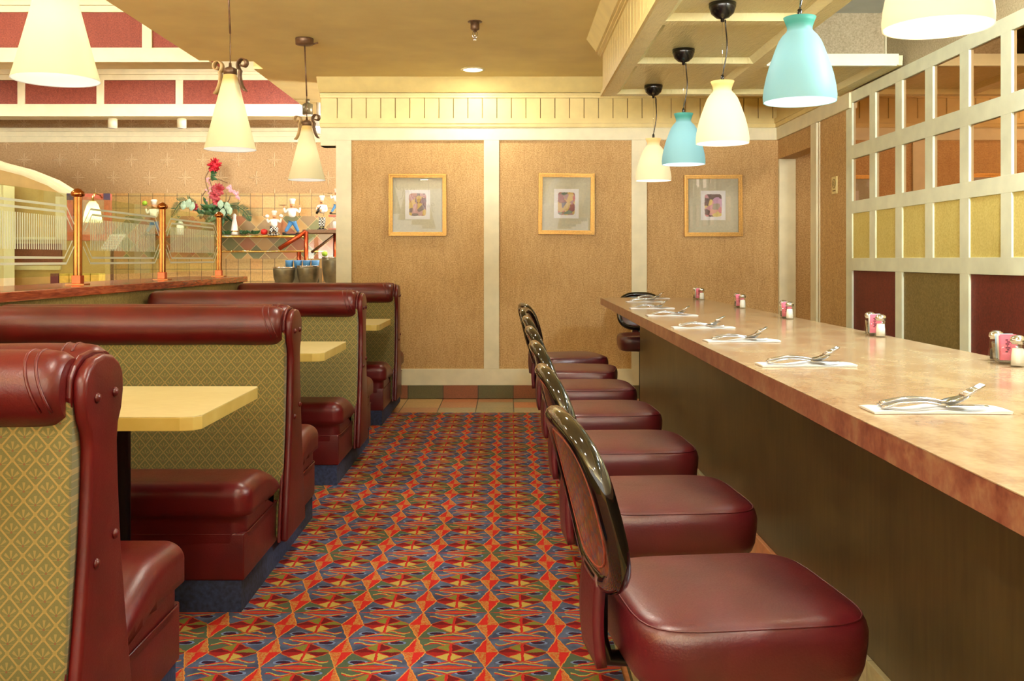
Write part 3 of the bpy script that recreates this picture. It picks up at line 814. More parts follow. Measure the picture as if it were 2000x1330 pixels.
make_glass('etched glass screen between the middle and farthest brass posts', PY[1] + .03, PY[2] - .03)

# ================================================================== COUNTER
def xf_(y): return .631 + .0128 * y
CT = .915
t = thing('lunch_counter', 'long lunch counter with mottled tan top and bronze brown front panel', 'counter', (0, 0, 0))
ye, yn = 7.48, -3.2
poly = [(xf_(yn), yn), (xf_(ye), ye), (1.475, ye), (1.475, yn)]
MB().prism(poly, 'z', CT - .052, CT - .0015).build('counter_edge', 'counter_edge', t, bevel=.001)
MB().prism([(xf_(yn) - .001, yn), (xf_(ye) - .001, ye + .001), (1.476, ye + .001), (1.476, yn)], 'z', CT - .0015, CT).build('countertop', 'counter', t)
MB().prism([(1.015, yn), (1.03, 7.45), (1.44, 7.45), (1.44, yn)], 'z', .0, CT - .052).build('front_panel', 'counter_base', t)
MB().prism([(.998, yn), (1.012, 7.45), (1.03, 7.45), (1.015, yn)], 'z', .0, .09).build('tile_skirting', 'tile', t, bevel=.002)

# stools --------------------------------------------------------------------
def make_stool(label):
    t = thing('counter_stool', label, 'bar stool', (0, 0, 0), 0, 'burgundy counter stools')
    hz = .0625; zc = .5475
    def puff(p):
        q = Vector(p); k = math.cos(min(1, abs(q.x) / .21) * PI / 2) * math.cos(min(1, abs(q.y) / .21) * PI / 2)
        if q.z > 0: q.z += .012 * k
        q.x *= 1 - .04 * (abs(q.y) / .2) ** 2 * .5; q.y *= 1 - .04 * (abs(q.x) / .2) ** 2 * .5
        if q.z < 0: q.x *= 1 - .06 * (-q.z / hz); q.y *= 1 - .06 * (-q.z / hz)
        return q
    rings = [(.06, -.060), (.03, -.0625), (.012, -.056), (.005, -.035), (.001, 0), (0, .025), (.004, .042), (.010, .051), (.018, .0565), (.030, .060), (.055, .064), (.09, .0675), (.13, .070), (.17, .0715), (.2, .072)]
    nk = 64; vs = []; fs = []
    for (ins, z) in rings:
        hx_, hy_ = .212 - ins, .207 - ins; e = 5.2 if ins < .1 else 3
        for k in range(nk):
            an = 2 * PI * k / nk; c_, s_ = math.cos(an), math.sin(an); q = (abs(c_) ** e + abs(s_) ** e) ** (-1 / e)
            vs.append((hx_ * q * c_, hy_ * q * s_, zc + z))
    for i in range(len(rings) - 1):
        for k in range(nk): fs.append((i * nk + k, i * nk + (k + 1) % nk, (i + 1) * nk + (k + 1) % nk, (i + 1) * nk + k))
    fs += [tuple(range(nk)), tuple((len(rings) - 1) * nk + k for k in range(nk))]
    mb = MB(); mb.add(vs, fs, True); st_ = mb.build('seat', 'leather2', t)
    # seam: rounded square loop just under the crown
    pts = []
    for k in range(72):
        an = 2 * PI * k / 72; c_, s_ = math.cos(an), math.sin(an); n_ = 5.2
        rr_ = (abs(c_) ** n_ + abs(s_) ** n_) ** (-1 / n_)
        pts.append((.203 * rr_ * c_, .198 * rr_ * s_, zc + .0505))
    MB().tube(pts, .0016, 6, closed=True).build('seam', 'leather2', st_)
    MB().lathe([(.10, .475), (.10, .487), (.02, .487)], (0, 0, 0), 24).build('mounting_plate', 'black', t)
    MB().lathe([(.034, .03), (.034, .476)], (0, 0, 0), 20).build('pedestal', 'black', t)
    MB().lathe([(.062, 0), (.062, .012), (.056, .02), (.045, .036), (.036, .05)], (0, 0, 0), 28).build('base', 'black', t)
    # back: rounded loop leaning away from the counter
    zb, zt = .625, .935; hw = .195
    def bp(a, b, off=0):   # a in -1..1 across, b in -1..1 up
        zz = (zb + zt) / 2 + b * (zt - zb) / 2
        xx = -.235 - (zz - zb) * .26 + .022 * a * a + off
        return (xx, a * hw, zz)
    pts = []
    for k in range(64):
        an = 2 * PI * k / 64; c_, s_ = math.cos(an), math.sin(an); n_ = 2.9
        rr_ = (abs(c_) ** n_ + abs(s_) ** n_) ** (-1 / n_); pts.append(bp(rr_ * c_ * .9, rr_ * s_ * .9))
    MB().tube(pts, .0195, 12, closed=True, up=(0, 0, 1)).build('back_frame', 'blackgloss', t)
    mb = MB(); n = 14
    for off in (-.010, .010):
        vs = []; fs = []
        rings = [0, .25, .5, .75, 1]
        vs.append(bp(0, 0, off))
        for rg in rings[1:]:
            for k in range(48):
                an = 2 * PI * k / 48; c_, s_ = math.cos(an), math.sin(an); n_ = 2.9
                rr_ = (abs(c_) ** n_ + abs(s_) ** n_) ** (-1 / n_) * rg * .88; vs.append(bp(rr_ * c_, rr_ * s_, off))
        fs += [(0, 1 + k, 1 + (k + 1) % 48) for k in range(48)]
        for q in range(3):
            for k in range(48): fs.append((1 + q * 48 + k, 1 + (q + 1) * 48 + k, 1 + (q + 1) * 48 + (k + 1) % 48, 1 + q * 48 + (k + 1) % 48))
        mb.add(vs, fs, True)
    pnl = mb.build('back_panel', 'stool_art', t)
    pts = []
    for k in range(56):
        an = 2 * PI * k / 56; c_, s_ = math.cos(an), math.sin(an); n_ = 2.9
        rr_ = (abs(c_) ** n_ + abs(s_) ** n_) ** (-1 / n_) * .74; pts.append(bp(rr_ * c_, rr_ * s_, -.010))
    MB().tube(pts, .0022, 6, closed=True).build('inlay_line', 'red_panel', pnl)
    # upholstered bracket and dark strap under the back
    mb = MB(); mb.grid(lambda u, v: (-.247 - .006 * math.sin(v * PI), -.065 + .13 * u, .49 + .16 * v), 8, 8)
    mb.build('bracket_cover', 'leather2', t, solid=.018)
    MB().tube([(-.04, 0, .478), (-.16, 0, .476), (-.222, 0, .482), (-.236, 0, .52), (-.236, 0, .60), (-.238, 0, .645)], .02, 12, flat=.7).build('bracket', 'blackplastic', t)
    return t
slab = ['nearest burgundy counter stool with black rimmed back', 'burgundy counter stool second from the camera', 'burgundy counter stool third from the camera',
        'burgundy counter stool fourth from the camera', 'burgundy counter stool fifth from the camera', 'burgundy counter stool sixth from the camera',
        'burgundy counter stool seventh from the camera, last along the counter front', 'burgundy stool at the far end of the counter, mostly hidden by it']
s0 = make_stool(slab[0])
yaw = [7, 4, 3, 3, 2, -9, 12]
s0.location = (.405, 1.79, 0); s0.rotation_euler = (0, 0, R(yaw[0]))
for k in range(1, 7): dup(s0, (.405, 1.79 + .722 * k, 0), R(yaw[k]), slab[k])
dup(s0, (1.10, 7.76, 0), R(-92), slab[7])

# place settings -------------------------------------------------------------
setpos = [(.832, 1.874), (.83, 2.68), (.844, 3.466), (.843, 4.14), (.863, 5.04), (.87, 5.78), (.96, 6.68), (1.09, 7.25)]
spos = ['nearest the camera', 'second from the camera', 'third from the camera', 'fourth from the camera', 'fifth from the camera', 'sixth from the camera', 'seventh from the camera', 'at the far end of the counter']
mb = MB()
def nap(u, v):
    x = -.132 + .264 * u; y = -.043 + .086 * v + .006 * math.sin(u * 3)
    return (x, y, .0045 + .002 * math.sin(u * 7 + v * 3) * (v) + .002 * math.sin(u * 15))
mb.grid(nap, 24, 8)
n2 = len(mb.v)
mb.grid(lambda u, v: (nap(u, v)[0] * .985, nap(u, v)[1], .0008), 24, 8)
# close border
nu, nv = 24, 8
def idx(i, j, o): return o + i * (nv + 1) + j
fs = []
for i in range(nu): fs += [(idx(i, 0, 0), idx(i + 1, 0, 0), idx(i + 1, 0, n2), idx(i, 0, n2)), (idx(i, nv, 0), idx(i + 1, nv, 0), idx(i + 1, nv, n2), idx(i, nv, n2))]
for j in range(nv): fs += [(idx(0, j, 0), idx(0, j + 1, 0), idx(0, j + 1, n2), idx(0, j, n2)), (idx(nu, j, 0), idx(nu, j + 1, 0), idx(nu, j + 1, n2), idx(nu, j, n2))]
mb.f += fs; mb.sm += [False] * len(fs); mb.mi += [0] * len(fs)
napkin0 = mb.build('napkin', 'napkin')
def cutlery(name, kind):
    mb = MB()
    L0 = .19
    hz = lambda x: .0105 + .010 * math.sin((x + .1) / .2 * PI) if False else .011
    # handle: flattened tapering bar with an arch
    pts = []; rs = []
    for k in range(14):
        u = k / 13; x = -.105 + .125 * u; pts.append((x, 0, .0105 + .010 * math.sin(u * PI * .95))); rs.append(.0085 * (1 - u) + .0035 * u)
    mb.tube(pts, rs, 10, flat=.28, up=(0, 0, 1))
    if kind == 'fork':
        mb.grid(lambda u, v: (.018 + .034 * u, (-.5 + v) * (.008 + .016 * math.sin(min(1, u * 1.2) * PI / 2)), .0115 + .014 * u), 6, 6)
        for q in range(4):
            yy = -.0105 + .007 * q
            mb.tube([(.05, yy, .025), (.065, yy, .034), (.088, yy * .9, .046)], [.0028, .0024, .0014], 6)
    elif kind == 'spoon':
        mb.grid(lambda u, v: (.018 + .06 * u, (-.5 + v) * .042 * math.sqrt(max(0, math.sin(PI * min(.97, max(.04, u))))), .013 + .012 * u - .010 * math.sin(PI * v) * math.sin(PI * u)), 10, 8)
    else:
        mb.grid(lambda u, v: (.016 + .085 * u, (-.5 + v) * .019 * (1 - .6 * u ** 4), .0115 + .001 * v), 8, 3)
    return mb.build(name, 'steel', solid=0 if kind == 'x' else 0)
fork0, spoon0, knife0 = cutlery('fork', 'fork'), cutlery('spoon', 'spoon'), cutlery('knife', 'knife')
for o in (fork0, spoon0, knife0):
    sd = o.modifiers.new('solid', 'SOLIDIFY'); sd.thickness = .0012; sd.offset = 1
used = False
for i, (px, py) in enumerate(setpos):
    rz = [-1, 1, 2, -1, 1, 0, 2, 3][i]
    for o, lab, cat, dx, dy, dz, dr in ((napkin0, 'folded white napkin on the counter, setting', 'napkin', 0, 0, 0, 0),
                                        (knife0, 'table knife on the napkin, setting', 'knife', -.005, -.020, .0005, R(2)),
                                        (spoon0, 'spoon on the napkin, setting', 'spoon', .002, .020, .001, R(5)),
                                        (fork0, 'fork with raised tines on the napkin, setting', 'fork', .004, .002, .005, R(-3))):
        c = o if not used else o.copy()
        if used: col.objects.link(c)
        c.location = (px + dx, py + dy, CT + dz); c.rotation_euler = (0, 0, R(rz) + dr)
        tag(c, lab + ' ' + spos[i], cat, {'napkin': 'white napkins along the counter', 'knife': 'knives along the counter', 'spoon': 'spoons along the counter', 'fork': 'forks along the counter'}[cat])
    used = True

# condiments ------------------------------------------------------------------
cpos = [(1.423, 2.74), (1.435, 3.75), (1.412, 4.86), (1.432, 5.92), (1.425, 7.15)]
cname = ['nearest the camera', 'second from the camera', 'third from the camera', 'fourth from the camera', 'farthest from the camera']
def make_caddy():
    t = thing('sugar_caddy', '', 'sugar caddy', (0, 0, 0), 0, 'glass sugar caddies on the counter')
    def ring(w_, d_, z, n=40):
        o = []
        for k in range(n):
            an = 2 * PI * k / n; c_, s_ = math.cos(an), math.sin(an); e = 5
            q = (abs(c_) ** e + abs(s_) ** e) ** (-1 / e); fl = 1 + .012 * math.cos(an * 14)
            o.append((w_ * q * c_ * fl, d_ * q * s_ * fl, z))
        return o
    mb = MB(); n = 40
    lv = [(.025, .044, .0), (.031, .052, .012), (.035, .058, .058), (.033, .056, .058), (.029, .050, .014), (.022, .04, .008)]
    vs = sum([ring(a, b, z) for a, b, z in lv], [])
    fs = [(i * n + k, i * n + (k + 1) % n, (i + 1) * n + (k + 1) % n, (i + 1) * n + k) for i in range(len(lv) - 1) for k in range(n)]
    fs += [tuple(range(n)), tuple((len(lv) - 1) * n + k for k in range(n))]
    mb.add(vs, fs, True); mb.build('glass_dish', 'glass', t)
    return t
def make_shaker(name, fill):
    t = thing(name, '', 'shaker', (0, 0, 0), 0, 'glass shakers on the counter')
    mb = MB(); seg = 10
    mb.lathe([(.0215, 0), (.024, .004), (.023, .012), (.0185, .055), (.0165, .066)], (0, 0, 0), seg); mb.build('glass_body', 'glass', t)
    MB().lathe([(.0175, .004), (.0165, .03), (.0145, .05 if fill == 'salt' else .035), (.001, .052 if fill == 'salt' else .037)], (0, 0, 0), seg).build('contents', fill, t)
    MB().lathe([(.017, .062), (.0172, .066), (.0205, .069), (.0205, .074), (.018, .081), (.010, .086), (.0005, .0875)], (0, 0, 0), 20).build('chrome_cap', 'chrome', t)
    return t
cad0 = make_caddy(); salt0 = make_shaker('salt_shaker', 'salt'); pep0 = make_shaker('pepper_shaker', 'pepper')
pk = {}
for nm in ('pink', 'blue', 'white'):
    o = MB(); o.grid(lambda u, v: (-.021 + .042 * u, .0012 * math.sin(PI * u) * math.sin(PI * v) + .0004, .07 * v), 6, 8); o.grid(lambda u, v: (-.021 + .042 * u, -.0012 * math.sin(PI * u) * math.sin(PI * v) - .0004, .07 * v), 6, 8)
    pk[nm] = o.build(nm + '_packet', 'packet_' + nm)
    if nm != 'white':
        im = MB()
        for k in range(7): im.box(-.009 + .0035 * (k % 2), -.002 + .003 * (k % 3), -.0021, -.0017, .022 + .0055 * k, .0255 + .0055 * k)
        im.build('print', 'ink' if nm == 'pink' else 'navy', pk[nm])
firstuse = {'pink': True, 'blue': True, 'white': True}
for i, (px, py) in enumerate(cpos):
    rz = R([-17, -16, -14, -10, -4][i])
    cname_i = cname[i]
    if i == 0: c, s_, q_ = cad0, salt0, pep0
    else: c, s_, q_ = dup(cad0), dup(salt0), dup(pep0)
    c.location = (px, py, CT); c.rotation_euler = (0, 0, rz - R(0)); c['label'] = 'clear glass caddy of sugar packets, ' + cname_i
    M = Matrix.Rotation(rz, 4, 'Z')
    a = M @ Vector((.012, -.085, 0)); s_.location = (px + a.x, py + a.y, CT); s_['label'] = 'glass salt shaker with chrome cap, ' + cname_i
    a = M @ Vector((-.012, .085, 0)); q_.location = (px + a.x, py + a.y, CT); q_['label'] = 'glass pepper shaker behind the sugar caddy, ' + cname_i
    seq = ['pink'] * 4 + ['white'] * 4 + ['blue'] * 3
    cnt = {'pink': 0, 'white': 0, 'blue': 0}
    for k, nm in enumerate(seq):
        cnt[nm] += 1
        o = pk[nm]
        if firstuse[nm]: firstuse[nm] = False; cc = o
        else: cc = dup(o)
        yy = -.036 + .0068 * k + random.uniform(-.001, .001)
        a = M @ Vector((random.uniform(-.002, .002), yy, 0))
        cc.location = (px + a.x, py + a.y, CT + .0095 + random.uniform(0, .004)); cc.rotation_euler = (random.uniform(-.06, .06) + .02, random.uniform(-.06, .06), rz)
        tag(cc, f"{['first', 'second', 'third', 'fourth'][cnt[nm] - 1]} {nm} sweetener packet from the salt shaker, caddy {cname_i}", 'sugar packet', f'{nm} packets in the caddy {cname_i}')

# ================================================================== PENDANTS
def make_cone(label, y):
    t = thing('cone_pendant', label, 'pendant lamp', (-1.42, y, 0), 0, 'cream cone pendants over the booth tables')
    zb = 1.775; zt = zb + .395
    mb = MB(); mb.olathe([(.131 - .101 * (k / 14) ** .96, .395 * k / 14) for k in range(15)], (0, 0, 0), 48)
    sh = mb.build('lamp_shade', 'shade_cone', t, loc=(0, 0, zb))
    MB().olathe([(.1285, .001), (.1305, -.001), (.131, .0)], (0, 0, 0), 48).build('rim', 'shade_in', sh)
    MB().olathe([(.128 - .101 * (k / 14) ** .96, .001 + .392 * k / 14) for k in range(15)], (0, 0, 0), 48).build('shade_lining', 'shade_in', sh)
    MB().lathe([(.031, -.012), (.034, -.012), (.034, .018), (.026, .022), (.008, .03), (.006, .05)], (0, 0, zt), 24).build('collar', 'bronze', t)
    for sg in (-1, 1):
        mb = MB(); pts = []
        for k in range(30):      # scroll curl then tail sweeping down and out
            u = k / 29; an = R(200 + 400 * u); rr_ = .010 + .027 * u
            pts.append((rr_ * math.cos(an), rr_ * math.sin(an)))
        end = pts[-1]
        tail = [(end[0] + dx, end[1] + dz) for dx, dz in ((-.004, -.02), (-.002, -.045), (.006, -.07), (.018, -.092), (.034, -.108))]
        pl2 = pts + tail
        vs = []
        for (a, b) in pl2:
            a = a - end[0]; b = b - end[1]
            for wv_ in (-.016, .016): vs.append((sg * (.036 + .03 + a * 1.0), wv_, b + .01))
        mb.add(vs, [(2 * k, 2 * k + 1, 2 * k + 3, 2 * k + 2) for k in range(len(pl2) - 1)], True)
        o = mb.build('scroll', 'scroll' if sg < 0 else 'bronze', t, solid=.004, loc=(0, 0, zt - .005)); o.rotation_euler = (0, 0, R(-25))
    MB().tube([(0, 0, zt + .04), (0, 0, zt + .22)], .0028, 8).build('stem', 'bronze', t)
    MB().tube([(0, 0, zt + .2), (-.012, -.02, ZC - .02)], .005, 8).build('rod', 'bronze', t)
    MB().lathe([(.03, ZC - .05), (.062, ZC - .044), (.064, ZC - .012), (.064, ZC - .002)], (-.012, -.02, 0), 28).tube([(.05, -.02, ZC - .04), (.085, -.02, ZC - .03)], .006, 8).build('canopy', 'bronze', t)
    b = lamp('bulb', 'POINT', (0, 0, zb + .17), E_CONE, (1, .92, .74), .035); b.parent = t
    return t
E_CONE = 4.0
cl = ['cream cone pendant at top left, largest in view', 'cream cone pendant with brown scrolls, second from the left', 'smallest cream cone pendant, nearest the back wall',
      'cream cone pendant over the first booth, behind the camera', 'cream cone pendant farthest behind the camera']
c0 = make_cone(cl[0], 3.03)
for i, y in enumerate((4.94, 6.83, 1.15, -.75)): dup(c0, (-1.42, y, 0), 0, cl[i + 1])

BELL = [(.121, 0), (.1222, .02), (.119, .05), (.111, .089), (.101, .125), (.0885, .16), (.080, .184), (.070, .208), (.058, .226), (.046, .238), (.0415, .246), (.0425, .256), (.048, .272), (.0545, .288)]
def make_bell(kind, label, y):
    t = thing(kind + '_pendant', label, 'pendant lamp', (1.0, y, 0), 0, 'bell pendants over the counter')
    zb = 1.748
    mb = MB(); mb.olathe(BELL, (0, 0, 0), 48); mb.olathe([(.0545, .288), (.03, .287), (.008, .286)], (0, 0, 0), 48)
    sh = mb.build('lamp_shade', 'shade_blue' if kind == 'turquoise' else 'shade_cream', t, loc=(0, 0, zb))
    MB().olathe([(r_ - .003, z_ + .0005) for r_, z_ in BELL[:11]], (0, 0, 0), 48).build('shade_lining', 'shade_in', sh)
    MB().lathe([(.008, 0), (.008, .03), (.004, .034)], (0, 0, zb + .285), 12).build('cord_grip', 'blackplastic', t)
    zc_ = ZS + .028
    MB().lathe([(.008, -.086), (.009, -.072), (.03, -.066), (.052, -.046), (.062, -.018), (.063, 0)], (0, 0, zc_), 28).build('canopy', 'blackplastic', t)
    rnd = random.Random(int(y * 100)); n = 14; pts = []
    sw = rnd.choice((-1, 1))
    for k in range(n + 1):
        u = k / n; z = zb + .315 + (zc_ - .075 - zb - .315) * u
        pts.append((sw * (.016 * math.sin(u * PI * 1.1) + .018 * u ** 2), .004 * math.sin(u * 9), z))
    MB().tube(pts, .0032, 8).build('cord', 'blackplastic', t)
    MB().tube([(0, 0, zb + .31), (0, 0, zc_ - .08)], .0008, 5).build('support_wire', 'chrome', t)
    b = lamp('bulb', 'POINT', (0, 0, zb + .12), E_BELL if kind == 'cream' else E_BELL * .8, (1, .92, .74) if kind == 'cream' else (.92, .98, 1), .035); b.parent = t
    return t
E_BELL = 3.0
bc = make_bell('cream', 'largest cream bell pendant, cropped at the top right', 2.235)
bt = make_bell('turquoise', 'large turquoise bell pendant, nearer of the two', 3.287)
dup(bc, (1.0, 4.465, 0), 0, 'middle cream bell pendant between the two turquoise ones')
dup(bt, (1.0, 5.45, 0), 0, 'small turquoise bell pendant, second from the back wall')
dup(bc, (1.0, 6.57, 0), 0, 'smallest cream bell pendant, nearest the back wall')
dup(bt, (1.0, 1.13, 0), 0, 'turquoise bell pendant above the camera'); dup(bc, (1.0, .03, 0), 0, 'cream bell pendant behind the camera')

# ================================================================== CEILING FITTINGS
t = thing('recessed_light', 'round white recessed light in the yellow ceiling', 'ceiling light', (-.28, 7.92, ZC), 0)
MB().olathe([(.078, 0), (.098, 0), (.098, -.005), (.080, -.008), (.078, 0)], (0, 0, 0), 40).build('trim_ring', 'cream', t)
MB().lathe([(.079, -.001), (.079, -.002)], (0, 0, 0), 40).build('lens', 'lens', t)
t = thing('fire_sprinkler', 'small brass fire sprinkler hanging from the ceiling', 'sprinkler', (-.21, 6.33, ZC), 0)
MB().lathe([(.048, 0), (.047, -.004), (.03, -.006)], (0, 0, 0), 28).build('escutcheon', 'bronze', t)
MB().lathe([(.029, -.004), (.029, -.05), (.022, -.056), (.012, -.058), (.012, -.066)], (0, 0, 0), 24).build('housing', 'bronze', t)
mb = MB()
for sg in (-1, 1): mb.tube([(sg * .010, 0, -.064), (sg * .018, 0, -.082), (sg * .014, 0, -.1), (sg * .003, 0, -.11)], .0022, 8)
mb.tube([(0, 0, -.064), (0, 0, -.112)], .004, 8); mb.lathe([(.002, -.112), (.013, -.114), (.013, -.117), (.002, -.118)], (0, 0, 0), 16)
mb.build('yoke', 'chrome', t)

# ================================================================== PICTURES ON THE BACK WALL
def picture(label, x0, x1, y0, y1, art, tilt=0):
    s_ = YB / 1880; w_ = (x1 - x0) * s_; h_ = (y1 - y0) * s_; cx = ((x0 + x1) / 2 - 990) * s_; zb = 1.21 - (y1 - 507) * s_
    t = thing('framed_picture', label, 'picture', (cx, YB - .002, zb), 0, 'gold framed prints on the back wall'); t.rotation_euler = (R(0), R(tilt), 0)
    mb = MB(); f = .034
    for (a, b, c_, d_) in ((-w_ / 2, w_ / 2, 0, f), (-w_ / 2, w_ / 2, h_ - f, h_), (-w_ / 2, -w_ / 2 + f, f, h_ - f), (w_ / 2 - f, w_ / 2, f, h_ - f)): mb.box(a, b, -.022, 0, c_, d_)
    for (a, b, c_, d_) in ((-w_ / 2, w_ / 2, 0, .012), (-w_ / 2, w_ / 2, h_ - .012, h_), (-w_ / 2, -w_ / 2 + .012, .012, h_ - .012), (w_ / 2 - .012, w_ / 2, .012, h_ - .012)): mb.box(a, b, -.034, -.022, c_, d_)
    g = .026
    for (a, b, c_, d_) in ((-w_ / 2 + g, w_ / 2 - g, g, f), (-w_ / 2 + g, w_ / 2 - g, h_ - f, h_ - g), (-w_ / 2 + g, -w_ / 2 + f, f, h_ - f), (w_ / 2 - f, w_ / 2 - g, f, h_ - f)): mb.box(a, b, -.028, -.022, c_, d_)
    mb.build('frame', 'gold', t, bevel=.0015)
    MB().box(-w_ / 2 + f, w_ / 2 - f, -.012, -.002, f, h_ - f).build('mat_board', 'mat_board', t)
    mw = .108; zc_ = h_ * .505
    MB().box(-mw, mw, -.014, -.012, zc_ - .128, zc_ + .128).build('inner_mat', 'mat_white', t)
    n = 22; mb = MB(); rn = random.Random(int(x0)); pts = []
    for k in range(60):
        an = 2 * PI * k / 60; c_, s2 = math.cos(an), math.sin(an); e = 9; q = (abs(c_) ** e + abs(s2) ** e) ** (-1 / e)
        pts.append((q * c_ * .074 + rn.uniform(-.002, .002), zc_ + q * s2 * .098 + rn.uniform(-.002, .002)))
    mb.prism(pts, 'y', -.0155, -.014); mb.build('print', art, t)
    MB().box(-w_ / 2 + f, w_ / 2 - f, -.0205, -.0190, f, h_ - f).build('glass', 'picture_glass', t)
picture('gold framed abstract print on the left wall panel', 760, 872, 340, 461, 'art1')
picture('gold framed abstract print on the middle wall panel', 1051, 1160, 339, 458, 'art2', .5)
picture('gold framed abstract print on the right panel, above the counter end', 1336, 1449, 342, 462, 'art3', -.3)

# small plaque on the right wall
t = thing('wall_plaque', 'small tan plaque with a ring symbol beside the doorway', 'sign', (XR, 6.935, 1.745), 0)
MB().box(-.008, -.0005, -.055, .055, -.062, .062).build('plate', 'cream_y', t, bevel=.002)
pts = [(-.009, .028 * math.cos(2 * PI * k / 28), .012 + .032 * math.sin(2 * PI * k / 28)) for k in range(28)]
mb = MB(); mb.tube(pts, .0022, 6, closed=True)
mb.tube([(-.009, .012, .028), (-.009, -.004, .014), (-.009, .010, .010), (-.009, -.006, -.006)], .002, 6)
for k in range(6): mb.box(-.0095, -.008, -.03 + .0105 * k, -.023 + .0105 * k, -.043, -.035)
mb.build('symbol', 'groove', t)

# ================================================================== LEFT DINING / BUFFET BACKGROUND
def P(px, py, Y): return ((px - 990) * Y / 1880, 1.21 + (507 - py) * Y / 1880)
# arched partition
Yp = 9.5
pts = [P(px, py, Yp) for px, py in ((-130, 300), (-60, 305), (0, 325), (50, 338), (100, 358), (145, 386))]
poly = [(-8.9, .0), (-8.9, pts[0][1])] + pts + [(pts[-1][0], P(0, 392, Yp)[1]), (P(160, 0, Yp)[0], P(0, 392, Yp)[1]), (P(205, 0, Yp)[0], P(0, 392, Yp)[1]), (P(205, 0, Yp)[0], 0)]
pw = struct(MB().prism(poly, 'y', Yp, Yp + .12).build('wall_arch', 'wall_gold'), 'ochre partition with an arched top at far left')
mb = MB(); n = len(pts)
for off, wd_, dp in ((0, .075, .05), (.02, .03, .075)):
    vs = []
    for k, (a, b) in enumerate(pts):
        p0_ = Vector(pts[max(k - 1, 0)]); p1_ = Vector(pts[min(k + 1, n - 1)]); d = (p1_ - p0_).normalized(); nn = Vector((-d.y, d.x))
        o1 = Vector((a, b)) + nn * (off - .03); o2 = Vector((a, b)) + nn * (off - .03 + wd_)
        vs += [(o1.x, Yp - dp, o1.y), (o2.x, Yp - dp, o2.y), (o2.x, Yp + .14, o2.y), (o1.x, Yp + .14, o1.y)]
    fs = [(4 * k + j, 4 * k + 4 + j, 4 * k + 4 + (j + 1) % 4, 4 * k + (j + 1) % 4) for k in range(n - 1) for j in range(4)] + [(0, 1, 2, 3), tuple(4 * (n - 1) + j for j in range(4))]
    mb.add(vs, fs)
a0, a1 = P(0, 527, Yp)[1], P(0, 519, Yp)[1]
mb.box(-8.9, P(120, 0, Yp)[0], Yp - .05, Yp, a0, a1); mb.box(-8.9, P(190, 0, Yp)[0], Yp - .04, Yp, P(0, 468, Yp)[1], P(0, 463, Yp)[1])
mb.box(P(110, 0, Yp)[0], P(132, 0, Yp)[0], Yp - .02, Yp, P(0, 465, Yp)[1], P(0, 384, Yp)[1])
mb.build('arch_moulding', 'cream', pw)
MB().box(P(25, 0, Yp)[0], P(122, 0, Yp)[0], Yp - .03, Yp, P(0, 515, Yp)[1], P(0, 476, Yp)[1]).build('wainscot_panel', 'burg_panel', pw)
struct(MB().box(P(-30, 0, 9.2)[0], P(18, 0, 9.2)[0], 9.1, 9.3, 0, P(0, 363, 9.2)[1]).build('trim_13', 'cream'), 'cream pillar at the far left edge')
# framed poster with corner blocks
t = thing('framed_poster', 'terracotta framed poster with navy corner blocks behind the nearest brass post', 'poster', (P(172, 0, 9.4)[0], 9.44, P(0, 470, 9.4)[1]))
k = 9.4 / 1880; W, H = 84 * k, 92 * k; f = 12 * k
MB().box(-W / 2 + f, W / 2 - f, -.012, 0, f, H - f).build('poster_print', 'mauve', t)
mb = MB(); mb.box(-W / 2, W / 2, -.03, .02, H - f, H); mb.box(-W / 2, W / 2, -.03, .02, 0, f); mb.box(-W / 2, -W / 2 + f, -.03, .02, f, H - f); mb.box(W / 2 - f, W / 2, -.03, .02, f, H - f); mb.build('frame', 'terra', t, bevel=.003)
for sx in (-1, 1):
    MB().box(sx * (W / 2 - f / 2) - f / 2 - .002, sx * (W / 2 - f / 2) + f / 2 + .002, -.036, -.028, H - f - .002, H + .002).build('corner_block', 'navy', t)
# pendant reflection built as a lamp with its own bulb, before the poster
t = thing('reflection_lamp', 'pendant reflection built as a lit cream bell lamp beside the nearest brass post', 'lamp', (P(181, 0, 9.2)[0], 9.2, P(0, 434, 9.2)[1]))
MB().olathe([(.085, 0), (.084, .03), (.072, .10), (.05, .17), (.034, .19), (.03, .2)], (0, 0, 0), 28).build('lamp_shade', 'shade_cream', t)
MB().lathe([(.03, .195), (.012, .21), (.008, .25)], (0, 0, 0), 16).build('holder', 'brass_y', t)
MB().tube([(0, 0, .24), (0, .06, .28), (0, .16, .27), (0, .225, .24)], .008, 8).build('arm', 'brass_y', t)
b = lamp('bulb', 'POINT', (0, 0, .08), 2.2, (1, .85, .55), .03); b.parent = t
# low partition top with coloured blocks
t = thing('block_ledge', 'low ledge with yellow and plum blocks behind the nearest brass post', 'ledge', (P(140, 0, 8.6)[0], 8.6, 0))
zt_ = P(0, 534, 8.6)[1]; zb_ = P(0, 556, 8.6)[1]
MB().box(-.25, .3, 0, .12, 0, zb_).build('low_wall', 'wall_gold', t)
xs_ = [-.19, -.11, -.02, .08, .17, .25]
for k in range(5): MB().box(xs_[k] + .003, xs_[k + 1] - .003, -.01, .13, zb_, zt_).build('plum_block' if k == 0 else 'yellow_block', 'plum' if k == 0 else 'yellow', t, bevel=.002)
